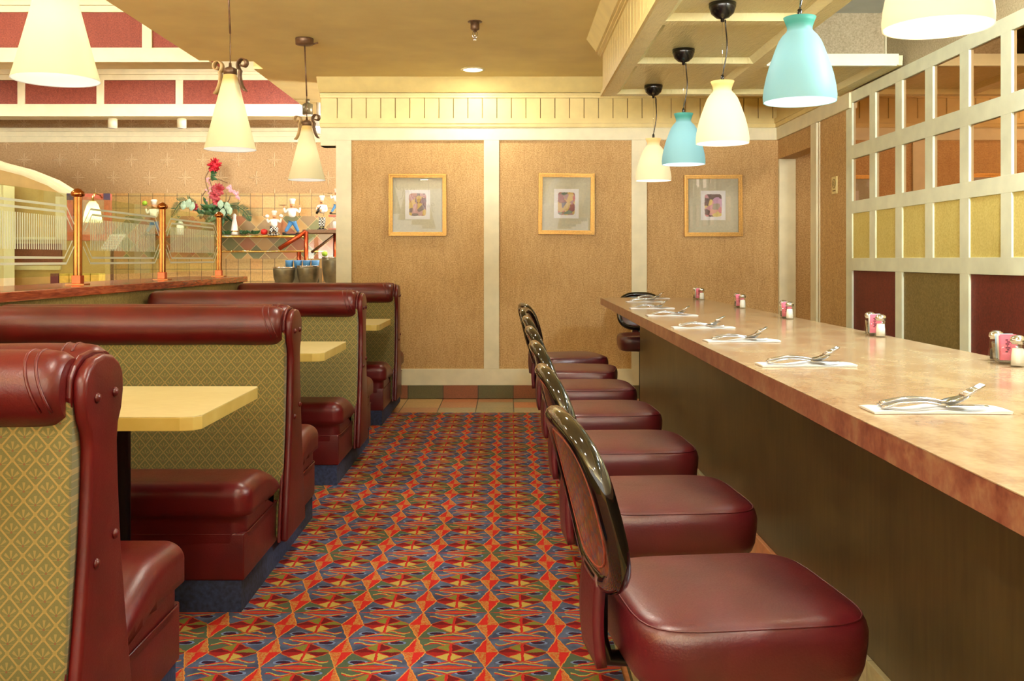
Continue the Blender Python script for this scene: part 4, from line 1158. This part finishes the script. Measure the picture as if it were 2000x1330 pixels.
# menu holder
t = thing('menu_holder', 'clear slanted menu holder with printed card behind the glass screen', 'menu holder', (P(212, 0, 8.9)[0], 8.9, 0))
a = P(195, 487, 8.9); b_ = P(236, 457, 8.9); ox = P(212, 0, 8.9)[0]
q = [(a[0] - ox, a[1]), (P(226, 0, 8.9)[0] - ox, a[1]), (b_[0] - ox, b_[1]), (P(206, 0, 8.9)[0] - ox, b_[1])]
mb = MB(); mb.add([(q[0][0], 0, q[0][1]), (q[1][0], 0, q[1][1]), (q[2][0], .12, q[2][1]), (q[3][0], .12, q[3][1])], [(0, 1, 2, 3)])
cd_ = mb.build('card', 'acrylic_white', t, solid=.006)
mb = MB()
for r_ in range(5):
    for c_ in range(6):
        u0, v0 = .1 + .14 * c_, .12 + .16 * r_
        def pt(u, v):
            lo = Vector((q[0][0] + (q[1][0] - q[0][0]) * u, 0, q[0][1])); hi = Vector((q[3][0] + (q[2][0] - q[3][0]) * u, .12, q[3][1])); return lo.lerp(hi, v) + Vector((0, -.005, .002))
        mb.add([pt(u0, v0), pt(u0 + .1, v0), pt(u0 + .1, v0 + .08), pt(u0, v0 + .08)], [(0, 1, 2, 3)])
mb.build('printed_lines', 'mauve', cd_)
MB().tube([(0, .08, 0), (0, .08, a[1] + .05)], .015, 10).lathe([(.14, 0), (.14, .02), (.02, .04)], (0, .08, 0), 20).build('stand', 'bronze', t)

# buffet shelf and rail on the tiled wall
Ys = 11.82; zsf = P(0, 459, Ys)[1]
t = thing('brass_shelf', 'brass edged shelf on the tiled wall carrying the chef figurines', 'shelf', (0, 0, 0))
MB().box(P(282, 0, Ys)[0], P(596, 0, Ys)[0], Ys - .09, YW - .03, zsf - .03, zsf).build('board', 'bronze', t)
MB().tube([(P(282, 0, Ys)[0], Ys - .105, zsf - .02), (P(596, 0, Ys)[0], Ys - .105, zsf - .02)], .016, 10).build('rail', 'brass_y', t)
t = thing('brass_rail', 'thin brass rail below the figurine shelf', 'rail', (0, 0, 0))
zr_ = P(0, 491, Ys)[1]; MB().tube([(P(325, 0, Ys)[0], Ys - .05, zr_), (P(640, 0, Ys)[0], Ys - .05, zr_)], .013, 10).build('bar', 'brass_y', t)
mb = MB()
for px in (335, 430, 520, 620): mb.tube([(P(px, 0, Ys)[0], Ys - .05, zr_), (P(px, 0, Ys)[0], YW - .02, zr_)], .008, 8)
mb.build('bracket', 'brass_y', t)

# chef figurines ---------------------------------------------------------------
def chef(label, px, py_foot, Y, h, trousers='blue_trouser', pose='walk', flip=1, fruit=None, bottle=False):
    X, Z = P(px, py_foot, Y)
    if Y > 11.6: Z = zsf + .0005
    t = thing('chef_figurine', label, 'figurine', (X, Y, Z), 0, 'chef figurines above the buffet')
    s = h / .45
    def S(p): return (p[0] * s * flip, p[1] * s, p[2] * s)
    # trousers (two legs from one hip)
    if pose == 'walk': L1 = [(.0, 0, .20), (-.03, -.01, .12), (-.085, -.015, .035)]; L2 = [(.0, 0, .20), (.035, .0, .12), (.075, .01, .035)]
    elif pose == 'stand': L1 = [(-.01, 0, .20), (-.022, 0, .12), (-.02, -.005, .035)]; L2 = [(.015, 0, .20), (.022, 0, .12), (.02, .005, .035)]
    else: L1 = [(-.01, 0, .10), (-.035, -.04, .08), (-.04, -.05, .03)]; L2 = [(.015, 0, .10), (.04, -.04, .08), (.04, -.05, .03)]
    def skin(name, verts, edges, radii, mat, root=0):
        me = bpy.data.meshes.new(name); me.from_pydata([S(v) for v in verts], edges, []); o = bpy.data.objects.new(name, me); col.objects.link(o); o.parent = t
        sk = o.modifiers.new('skin', 'SKIN'); sk.use_smooth_shade = True
        if not me.skin_vertices: bpy.context.view_layer.update()
        for i, r_ in enumerate(radii): me.skin_vertices[0].data[i].radius = (r_ * s, r_ * s)
        me.skin_vertices[0].data[root].use_root = True
        sb = o.modifiers.new('sub', 'SUBSURF'); sb.levels = 1; sb.render_levels = 2; me.materials.append(MT[mat]); return o
    try:
        hip = L1[0][2]
        def skinned(name, verts, edges, radii, mat):
            me = bpy.data.meshes.new(name); bm = bmesh.new(); lay = bm.verts.layers.skin.verify()
            bv = [bm.verts.new(S(v)) for v in verts]
            for b_, r_ in zip(bv, radii): b_[lay].radius = (r_ * s, r_ * s)
            bv[0][lay].use_root = True
            for a_, b_ in edges: bm.edges.new((bv[a_], bv[b_]))
            bm.to_mesh(me); bm.free(); o = bpy.data.objects.new(name, me); col.objects.link(o); o.parent = t
            sk = o.modifiers.new('skin', 'SKIN'); sk.use_smooth_shade = True
            sb = o.modifiers.new('sub', 'SUBSURF'); sb.levels = 1; sb.render_levels = 2; me.materials.append(MT[mat]); return o
        skinned('trousers', [(0.002, 0, hip)] + L1[1:] + L2[1:], [(0, 1), (1, 2), (0, 3), (3, 4)], [.042, .027, .02, .027, .02], trousers)
        sh = hip + .115
        if pose == 'stand': arms = [(-.05, 0, sh - .01), (-.055, -.05, sh - .06), (-.005 - .035, -.075, sh - .045), (.05, 0, sh - .01), (.065, -.04, sh - .07), (.0, -.075, sh - .075)]
        else: arms = [(-.05, 0, sh - .01), (-.088, -.01, sh - .045), (-.098, -.02, sh + .02), (.05, 0, sh - .01), (.088, 0, sh - .04), (.098, -.01, sh + .025)]
        skinned('jacket', [(0, 0, hip + .01), (0, -.008, hip + .055), (0, 0, sh - .012), (0, 0, sh + .012)] + arms, [(0, 1), (1, 2), (2, 3), (2, 4), (4, 5), (5, 6), (2, 7), (7, 8), (8, 9)],
                [.044, .05, .042, .02, .022, .02, .014, .022, .02, .014], 'jacket')
    except Exception as ex: print('skin', ex)
    hz = sh + .045
    hd = MB().ball(S((0, -.004, hz)), .029 * s, 16, 12, (1, 1, 1.12)); hd.ball(S((0, -.033, hz - .002)), .008 * s, 8, 6)
    for sg in (-1, 1): hd.ball(S((sg * .028, 0, hz)), .007 * s, 8, 6, (.5, 1, 1.2))
    hd.build('head', 'skin', t)
    mb = MB(); mb.tube([S((-.018, -.033, hz - .012)), S((0, -.037, hz - .009)), S((.018, -.033, hz - .012))], [.002 * s, .005 * s, .002 * s], 8)
    for sg in (-1, 1): mb.ball(S((sg * .011, -.031, hz + .008)), .0035 * s, 6, 5)
    mb.build('moustache_and_eyes', 'black', t)
    mb = MB(); mb.lathe([(.028 * s, 0), (.029 * s, .025 * s), (.036 * s, .04 * s), (.04 * s, .055 * s), (.032 * s, .066 * s), (.0005, .068 * s)], S((0, 0, hz + .018)), 18); mb.build('chef_hat', 'jacket', t)
    mb = MB()
    for Lg in (L1[-1], L2[-1]): mb.ball(S((Lg[0] - .006, Lg[1] - .014, .018)), .02 * s, 12, 8, (.8, 1.5, .7) if pose != 'walk' else (1.4, .9, .7))
    mb.build('shoes', 'black', t)
    mb = MB()
    for a_ in (arms[2], arms[5]):
        mb.ball(S(a_), .013 * s, 10, 8, (1, .8, 1.2))
        for f_ in range(4): mb.tube([S((a_[0] - .009 + .006 * f_, a_[1] - .004, a_[2] + .006)), S((a_[0] - .01 + .0065 * f_, a_[1] - .01, a_[2] + .022))], .0028 * s, 6)
        mb.tube([S((a_[0] + .01, a_[1], a_[2])), S((a_[0] + .016, a_[1] - .008, a_[2] + .012))], .003 * s, 6)
    mb.build('hands', 'skin', t)
    if pose == 'walk':
        hx, hy, hzz = arms[2]; MB().lathe([(.004 * s, 0), (.045 * s, .004 * s), (.048 * s, .008 * s), (.044 * s, .008 * s)], S((hx - .012, hy, hzz + .022)), 20, sc=(1, .7)).build('tray', 'bronze', t)
        if fruit:
            MB().ball(S((hx - .012, hy, hzz + .062)), .033 * s, 16, 12, (1, 1, .92)).build('apple', fruit, t)
        MB().rbox(S((0, 0, .004)), (.115 * s, .04 * s, .008 * s), .006 * s, 2, 2).build('stand', 'black', t)
    elif pose == 'stand':
        mb = MB(); mb.lathe([(.016 * s, 0), (.017 * s, .06 * s), (.006 * s, .085 * s), (.006 * s, .11 * s)], (0, 0, 0), 14); mb.xf(Matrix.Translation(S((-.055, -.085, sh - .11))) @ Matrix.Rotation(R(28), 4, 'Y')); mb.build('bottle', 'blackgloss', t)
        MB().rbox(S((0, 0, .005)), (.055 * s, .05 * s, .007 * s), .005 * s, 2, 2).build('stand', 'black', t)
    else:
        for sg in (-1, 1):
            a_ = arms[2] if sg < 0 else arms[5]
            MB().ball(S((a_[0], a_[1], a_[2] + .03)), .03 * s, 12, 9, (1, 1, .8)).build('bread_roll', 'salt', t)
        MB().rbox(S((0, -.01, .006)), (.07 * s, .06 * s, .009 * s), .006 * s, 2, 2).build('stand', 'check', t)
    return t
k = 11.72 / 1880
chef('chef figurine raising a green apple on a tray, beside the middle brass post', 301, 457.5, 11.75, 70 * k, pose='walk', fruit='apple_green')
chef('chef figurine in blue trousers striding with an empty tray', 571, 457.5, 11.75, 72 * k, pose='walk')
chef('short crouching chef figurine holding up two rolls', 536, 457.5, 11.75, 62 * k, 'check', pose='sit')
Yc_ = 11.2
chef('chef figurine in checked trousers cradling a dark bottle', 629, 449, Yc_, 68 * Yc_ / 1880, 'check', 'stand')
chef('chef figurine partly hidden by the back wall post, above a lantern', 657, 418, Yc_, 50 * Yc_ / 1880, 'blue_trouser', 'walk')
# lantern he stands on
X, Z = P(655, 449, Yc_)
t = thing('glass_lantern', 'small lantern with glass sides under the half hidden chef figurine', 'lantern', (X, Yc_, Z)); hh = 29 * Yc_ / 1880
MB().box(-.07, .07, -.06, .06, hh - .02, hh).box(-.07, .07, -.06, .06, 0, .015).build('frame', 'terra', t)
MB().box(-.055, .055, -.045, .045, .015, hh - .02).build('glass_sides', 'glass', t)
MB().lathe([(.03, .016), (.03, .09), (.02, .1)], (0, 0, 0), 14).build('candle', 'salt', t)
# tomato and greens
X, Z = P(516, 458, 11.75)[0], zsf + .0005
t = thing('red_fruit', 'shiny red fruit ornament next to the crouching chef figurine', 'fruit', (X, 11.75, Z))
MB().lathe([(.012, .0), (.034, .006), (.042, .035), (.036, .062), (.014, .07), (.0005, .064)], (0, 0, 0), 20).build('flesh', 'apple_red', t); MB().tube([(0, 0, .064), (.006, 0, .08)], .003, 6).build('stalk', 'stem', t)

# copper framed sneeze guard ----------------------------------------------------
Yg = 11.2
t = thing('copper_buffet_guard', 'copper framed buffet hood with slanted bars at the right end', 'buffet hood', (0, 0, 0))
def G(px, py, Y=Yg): a = P(px, py, Y); return (a[0], Y, a[1])
MB().box(P(596, 0, Yg)[0], P(700, 0, Yg)[0], Yg - .15, Yg + .25, P(0, 456, Yg)[1], P(0, 449, Yg)[1]).build('top_shelf', 'bronze', t, bevel=.004)
for nm, a, b, w_, mt in (('slant_bar', G(545, 486, Yg - .16), G(598, 452, Yg - .16), .026, 'copper'), ('upright', G(598, 452, Yg - .17), (G(598, 512, Yg - .17)[0], Yg - .17, .944), .026, 'copper'), ('slant_bar', G(608, 493, Yg + .1), G(652, 460, Yg + .1), .014, 'bronze'), ('upright', G(655, 456), (G(655, 505)[0], Yg, .944), .026, 'copper'), ('upright', G(584, 492, Yg), (G(584, 512, Yg)[0], Yg, .944), .026, 'copper')):
    MB().tube([a, b], w_, 4).build(nm, mt, t)
MB().box(P(590, 0, Yg)[0], P(655, 0, Yg)[0], Yg + .12, Yg + .126, P(0, 505, Yg)[1], P(0, 457, Yg)[1]).build('glass', 'glass', t)
# buffet counter with pots
Yq = 10.2; zb_ = P(0, 556, Yq)[1]
t = thing('buffet_counter', 'low buffet counter carrying dark pots behind the farthest booth', 'counter', (0, 0, 0))
MB().box(P(510, 0, Yq)[0], P(760, 0, Yq)[0], Yq - .35, Yq + 1.2, 0, zb_ - .04).build('cabinet', 'counter_base', t); MB().box(P(505, 0, Yq)[0], P(765, 0, Yq)[0], Yq - .38, Yq + 1.22, zb_ - .04, zb_).build('worktop', 'counter', t, bevel=.004)
def pot(label, px, w_, topy, Y, tilt=0):
    X, Z = P(px, topy, Y); h = Z - zb_; r_ = w_ * Y / 1880 / 2
    t = thing('serving_bowl', label, 'bowl', (X, Y, zb_), 0, 'dark pewter bowls on the buffet'); hh = h
    prof = [(r_ * .55, 0), (r_ * .8, hh * .15), (r_ * .95, hh * .45), (r_, hh * .85), (r_, hh), (r_ * .95, hh), (r_ * .9, hh * .8), (r_ * .7, hh * .2), (.001, hh * .1)]
    MB().lathe(prof, (0, 0, 0), 32).build('shell', 'pot', t); MB().lathe([(r_ * .985, hh - .006), (r_ * 1.02, hh - .004), (r_ * 1.02, hh + .008), (r_ * .95, hh + .008)], (0, 0, 0), 32).build('rim', 'chrome', t)
pot('wide pewter bowl at the left end of the buffet', 555, 43, 523, Yq)
pot('pewter bowl beside the tall one on the buffet', 602, 44, 520, Yq)
pot('tall pewter bowl next to the back wall post', 652, 46, 503, Yq - .1)
cup0 = None
for k, px in enumerate((565, 582, 599, 616)):
    X, Z = P(px, 524, Yq + .45)
    if cup0 is None:
        cup0 = MB().lathe([(.038, 0), (.044, .075), (.046, .09), (.043, .09), (.040, .075), (.034, .006), (.001, .006)], (0, 0, 0), 24).build('blue_cup', 'blue_cup', None); c = cup0
    else: c = cup0.copy(); col.objects.link(c)
    c.location = (X, Yq + .45, Z)
    tag(c, 'blue plastic cup behind the pewter bowls, ' + ['first from the left', 'second from the left', 'third from the left', 'rightmost of the four'][k], 'cup', 'blue cups behind the bowls')
t = thing('cup_riser', 'plain riser that lifts the blue cups behind the bowls', 'riser', (0, 0, 0)); X0_, Z_c = P(555, 524, Yq + .45); X1_, _ = P(626, 524, Yq + .45)
MB().box(X0_, X1_, Yq + .36, Yq + .54, zb_, Z_c - .001).build('block', 'pot', t)
# yellow small flower near the tall bowl
X, Z = P(641, 503, Yq + .1)
t = thing('yellow_fruit', 'yellow green fruit resting above the tall pewter bowl', 'fruit', (X, Yq - .1, Z + .008)); MB().ball((0, 0, .03), .032, 14, 10, (1, 1, .9)).build('flesh', 'apple_green', t)

# flower arrangement -------------------------------------------------------------
Yf = 11.70
X, Z = P(418, 459, Yf)[0], zsf + .0005
t = thing('flower_arrangement', 'tall flower arrangement with a crimson bloom in a glass vase', 'flowers', (X, Yf, Z))
kf = Yf / 1880
def F(px, py, dy=0): return Vector(((px - 418) * kf, dy, (459 - py) * kf))
MB().lathe([(.09, 0), (.10, .02), (.11, .12), (.135, .28), (.128, .28), (.10, .12), (.085, .02), (.001, .015)], (0, 0, 0), 28).build('vase', 'glass', t)
rf = random.Random(3)
def leaf(mb, base, tip, w_, bend=.0, up=Vector((0, -1, 0))):
    d = tip - base; L_ = d.length; dn = d.normalized(); side = dn.cross(up).normalized() if dn.cross(up).length > .01 else Vector((1, 0, 0)); nr = side.cross(dn)
    mb.grid(lambda u, v: base + d * u + side * ((v - .5) * w_ * math.sin(PI * min(1, u * .96 + .04)) ** .8) + nr * (bend * math.sin(PI * u) - .25 * w_ * abs(v - .5)), 8, 4)
mb = MB()
for k in range(70):
    b_ = F(rf.uniform(395, 440), rf.uniform(400, 428), rf.uniform(-.1, .1)); a_ = rf.uniform(0, 2 * PI); L_ = rf.uniform(.08, .17)
    leaf(mb, b_, b_ + Vector((math.cos(a_) * L_, rf.uniform(-.08, .04), math.sin(a_) * L_ * .7)), rf.uniform(.03, .06), .01)
mb.build('foliage', 'leaf', t)
for (pts_) in ([(385, 398), (370, 392), (355, 396), (345, 410), (338, 424)], [(450, 402), (465, 403), (478, 412), (486, 422), (491, 432)]):
    mb = MB(); P3 = [F(a, b, -.05) for a, b in pts_]; mb.tube(P3, .006, 6)
    for k in range(26):
        u = k / 25 * (len(P3) - 1); i_ = min(int(u), len(P3) - 2); p_ = P3[i_].lerp(P3[i_ + 1], u - i_); d = (P3[i_ + 1] - P3[i_]).normalized()
        for sg in (-1, 1):
            n_ = Vector((-d.z, 0, d.x)) * sg; leaf(mb, p_, p_ + (d * .6 + n_ * .8).normalized() * .085 * math.sin(PI * (.15 + .8 * k / 25)), .009)
    mb.build('palm_frond', 'leaf', t)
mb = MB()
for (px, py) in ((436, 400), (448, 404), (441, 416), (452, 412), (376, 398), (366, 402), (383, 404)):
    b_ = F(px, py, -.12); leaf(mb, b_ + Vector((0, 0, .05)), b_ + Vector((rf.uniform(-.03, .03), -.01, -.06)), .075)
mb.build('pale_leaves', 'leaf_pale', t)
mb = MB()
for pts_ in ([(411, 400), (410, 380), (404, 362), (402, 348), (408, 336), (414, 328)], [(418, 402), (415, 380), (414, 362), (409, 350)], [(444, 398), (449, 390), (451, 382)], [(425, 400), (428, 385)], [(412, 352), (430, 352), (446, 358)], [(404, 372), (398, 380), (396, 384)]):
    P3 = [F(a, b, -.02) for a, b in pts_]; mb.tube(P3, .0065, 6)
mb.build('stems', 'stem', t)
mb = MB()
c_ = F(420, 323, -.03)
for k in range(90):
    z_ = rf.uniform(-1, 1); a_ = rf.uniform(0, 2 * PI); q_ = math.sqrt(1 - z_ * z_); d = Vector((q_ * math.cos(a_), q_ * math.sin(a_), z_)); leaf(mb, c_ + d * .03, c_ + d * rf.uniform(.075, .105), .032, .006, Vector((rf.random(), rf.random(), rf.random())))
mb.ball(c_, .055, 14, 10)
mb.build('crimson_bloom', 'petal_red', t)
for (cx_, cy_, n_, L_) in ((430, 372, 14, .085), (424, 383, 12, .07), (384, 405, 8, .05), (428, 396, 8, .06)):
    c_ = F(cx_, cy_, -.06); mb = MB()
    for k in range(n_): a_ = 2 * PI * k / n_ + rf.uniform(-.2, .2); leaf(mb, c_, c_ + Vector((math.cos(a_) * L_, -.03, math.sin(a_) * L_)), .045, .012)
    mb.build('maroon_bloom', 'petal_maroon', t)
mb = MB()
for k in range(16):
    c_ = F(450 + (k % 8) * 2.6, 365 + (k % 8) * 2.4 + (k // 8) * 3, -.07); a_ = rf.uniform(0, 2 * PI)
    leaf(mb, c_, c_ + Vector((math.cos(a_) * .05, -.02, math.sin(a_) * .05)), .035, .01)
mb.build('pink_bloom', 'petal_pink', t)
mb = MB()
for k in range(14):
    c_ = F(411 + rf.uniform(-4, 4), 350 + k * 3.4, -.05); leaf(mb, c_, c_ + Vector((rf.uniform(-.03, .04), -.01, rf.uniform(.01, .03))), .022)
mb.build('pink_flower_spike', 'petal_pink', t)
mb = MB()
for k in range(7): b_ = F(412, 336 + k * 2.5, -.02); leaf(mb, b_, b_ + Vector((rf.uniform(.03, .1), -.02, rf.uniform(-.05, .01))), .035)
mb.build('upper_leaves', 'leaf', t)
# ornaments on the shelf
X, Z = P(458, 458, 11.75)[0], zsf + .0005
t = thing('glass_decanter', 'tall tapering speckled glass decanter right of the farthest brass post', 'decanter', (X, 11.75, Z)); MB().lathe([(.045, 0), (.046, .03), (.03, .15), (.018, .2), (.022, .24), (.006, .26)], (0, 0, 0), 20).build('body', 'salt', t); MB().lathe([(.03, .035), (.0465, .036), (.0465, .05), (.03, .05)], (0, 0, 0), 20).build('band', 'brass_y', t)
X, Z = P(351, 452, 11.7)[0], zsf + .0105
t = thing('white_lidded_jar', 'white lidded jar seen through the farthest glass screen', 'jar', (X, 11.72, Z - .01)); MB().lathe([(.04, 0), (.045, .02), (.045, .11), (.03, .13)], (0, 0, 0), 20).build('body', 'white', t); MB().lathe([(.034, .13), (.036, .14), (.02, .165), (.01, .18), (.0005, .19)], (0, 0, 0), 20).build('lid', 'white', t)
for k, px in enumerate((437, 476, 496)):
    X, Z = P(px, 458.5, 11.7)[0], zsf + .0005; mb = MB()
    for q in range(16): b_ = Vector((rf.uniform(-.04, .04), rf.uniform(-.02, .02), .01)); leaf(mb, b_, b_ + Vector((rf.uniform(-.06, .06), -.02, rf.uniform(.01, .05))), .03)
    o = mb.build('leaf_sprig', 'leaf', None, loc=(X, 11.72, Z)); tag(o, 'dark green leaf sprig on the shelf ' + ['beside the farthest brass post', 'left of another sprig by the red fruit', 'just left of the red fruit'][k], 'greenery', 'leaf sprigs on the figurine shelf')

# track lights ----------------------------------------------------------------
def track(label, px, py, Y, on, mat='cream', zc=None, aim=0):
    X, Z = P(px, py, Y)
    t = thing('track_light', label, 'spotlight', (X, Y, Z), 0, 'small spotlights under the beams')
    top = (zc if zc else ZC) - Z
    MB().lathe([(.05, -.05), (.05, .05), (.03, .06), (.018, .065)], (0, 0, 0), 20).build('head', mat, t)
    MB().tube([(0, 0, .06), (0, 0, max(.1, top))], .02, 10).build('stem', mat, t)
    MB().lathe([(.044, -.053), (.044, -.051)], (0, 0, 0), 20).build('lens', 'lens' if on else 'white', t)
    if aim: b = lamp('spot', 'SPOT', (0, .02, -.06), aim, (1, .92, .78), .05, (R(38), 0, 0), 130, 1); b.parent = t
    if on: b = lamp('spot', 'SPOT', (0, 0, -.06), on, (1, .95, .85), .04, (R(28), 0, 0), 110); b.parent = t
track('cream spotlight under the far beam, left one', 220, 241, 10.7, 0, aim=34)
track('cream spotlight under the far beam, right one', 355, 241, 10.7, 0, aim=46)
track('lit spotlight above the smallest cone pendant', 601, 214, 9.4, 0, 'pot', ZC + .0)
track('lit spotlight nearest the back wall corner', 622, 238, 9.6, 60, 'white', ZC)
track('lit spotlight below its neighbour at the back wall corner', 623.5, 252, 10.3, 0, 'white', ZC)
l = lamp('beam_wash', 'SPOT', (-2.35, 9.35, 2.86), 60, (1, .97, .9), .05, (R(70), 0, R(25)), 120, .8)
